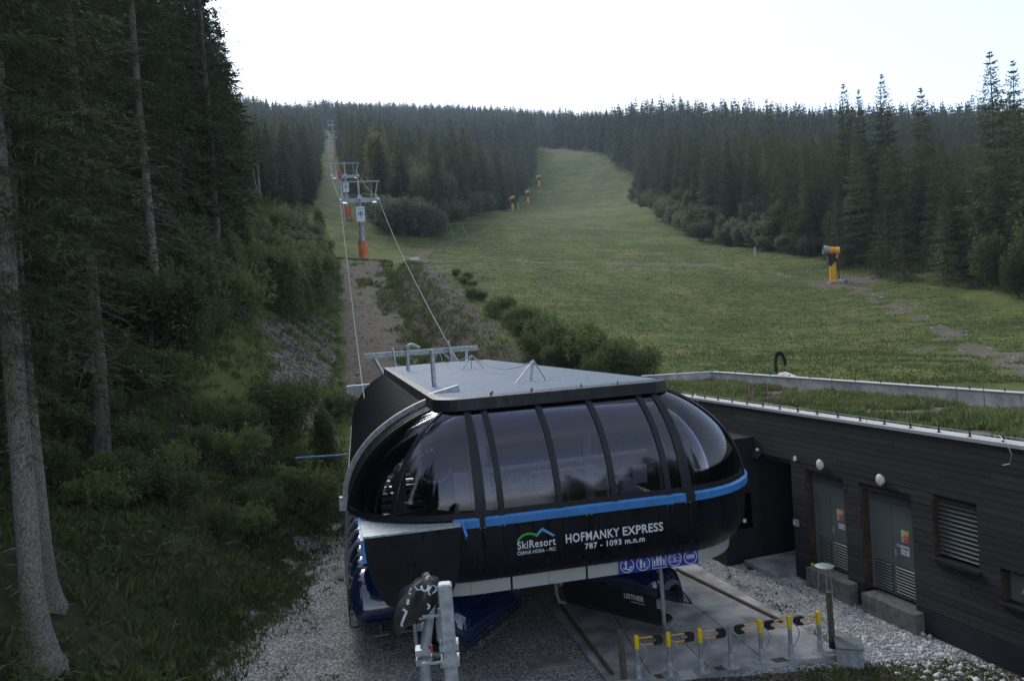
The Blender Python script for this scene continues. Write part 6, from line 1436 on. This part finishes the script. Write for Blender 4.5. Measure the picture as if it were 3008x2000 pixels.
# torn white letter shapes on the cover, lifted a little off the cloth
from mathutils.bvhtree import BVHTree
cme = cov.data; bvh = BVHTree.FromPolygons([v.co.copy() for v in cme.vertices], [tuple(p.vertices) for p in cme.polygons])
def stick(path, wd_):
    bb = MB(); L_ = []
    for x, z in path:
        h = bvh.ray_cast(Vector((x, -2, z)), Vector((0, 1, 0)))
        if h[0] is None: continue
        L_.append(h[0] + Vector((0, -.006, 0)))
    if len(L_) < 2: return
    rr = []
    for i, p in enumerate(L_):
        t = (L_[min(i + 1, len(L_) - 1)] - L_[max(i - 1, 0)]); t.y = 0; t.normalize(); s = Vector((-t.z, 0, t.x)) * wd_ / 2
        rr.append([tuple(p + s), tuple(p - s), tuple(p - s + Vector((0, .004, 0))), tuple(p + s + Vector((0, .004, 0)))])
    bb.loft(rr, True, True); bb.build('letter_stroke', M['print'], cov)
arcp = lambda cx, cz, r, a0, a1, n=12, q=1.0: [(cx + r * math.cos(R(a0 + (a1 - a0) * i / n)), cz + q * r * math.sin(R(a0 + (a1 - a0) * i / n))) for i in range(n + 1)]
stick(arcp(.20, 4.38, .055, 0, 350, 16), .022); stick([(.27, 4.37), (.31, 4.33)], .03); stick(arcp(.10, 4.46, .05, 170, 370, 10), .028); stick(arcp(.0, 4.46, .05, 190, 330, 8), .026)
stick([(-.13, 4.36), (-.10, 4.43), (-.06, 4.49)], .035); stick([(-.17, 4.22), (-.15, 4.29)], .035); stick([(-.24, 4.16), (-.19, 4.12), (-.24, 4.02), (-.28, 3.93), (-.27, 3.89)], .035); stick([(.12, 4.22), (.15, 4.18), (.12, 4.14)], .03)
b = MB(); b.loft([[(.0, -.2, 3.95), (.06, -.22, 3.98), (.02, -.23, 3.84)], [(.0, -.195, 3.95), (.06, -.215, 3.98), (.02, -.225, 3.84)]], True, True); b.tube([(-.02, -.15, 3.99), (.14, -.12, 4.01)], .025, 8); b.build('nozzle', M['galv'], e)

# ---------------------------------------------------------------- air
hz = MB(); hz.bbox(-980, 1080, -86, 1560, -60, 345); ho = hz.build('haze', None, None); tag(ho, kind='stuff')
hm = bpy.data.materials.new('thin blue air'); hm.use_nodes = True; hn = hm.node_tree; hn.nodes.clear()
hout = hn.nodes.new('ShaderNodeOutputMaterial'); pv = hn.nodes.new('ShaderNodeVolumePrincipled'); pv.inputs['Density'].default_value = .0002; pv.inputs['Color'].default_value = (.66, .80, 1.0, 1); pv.inputs['Anisotropy'].default_value = .2
hn.links.new(pv.outputs[0], hout.inputs['Volume']); ho.data.materials.append(hm)
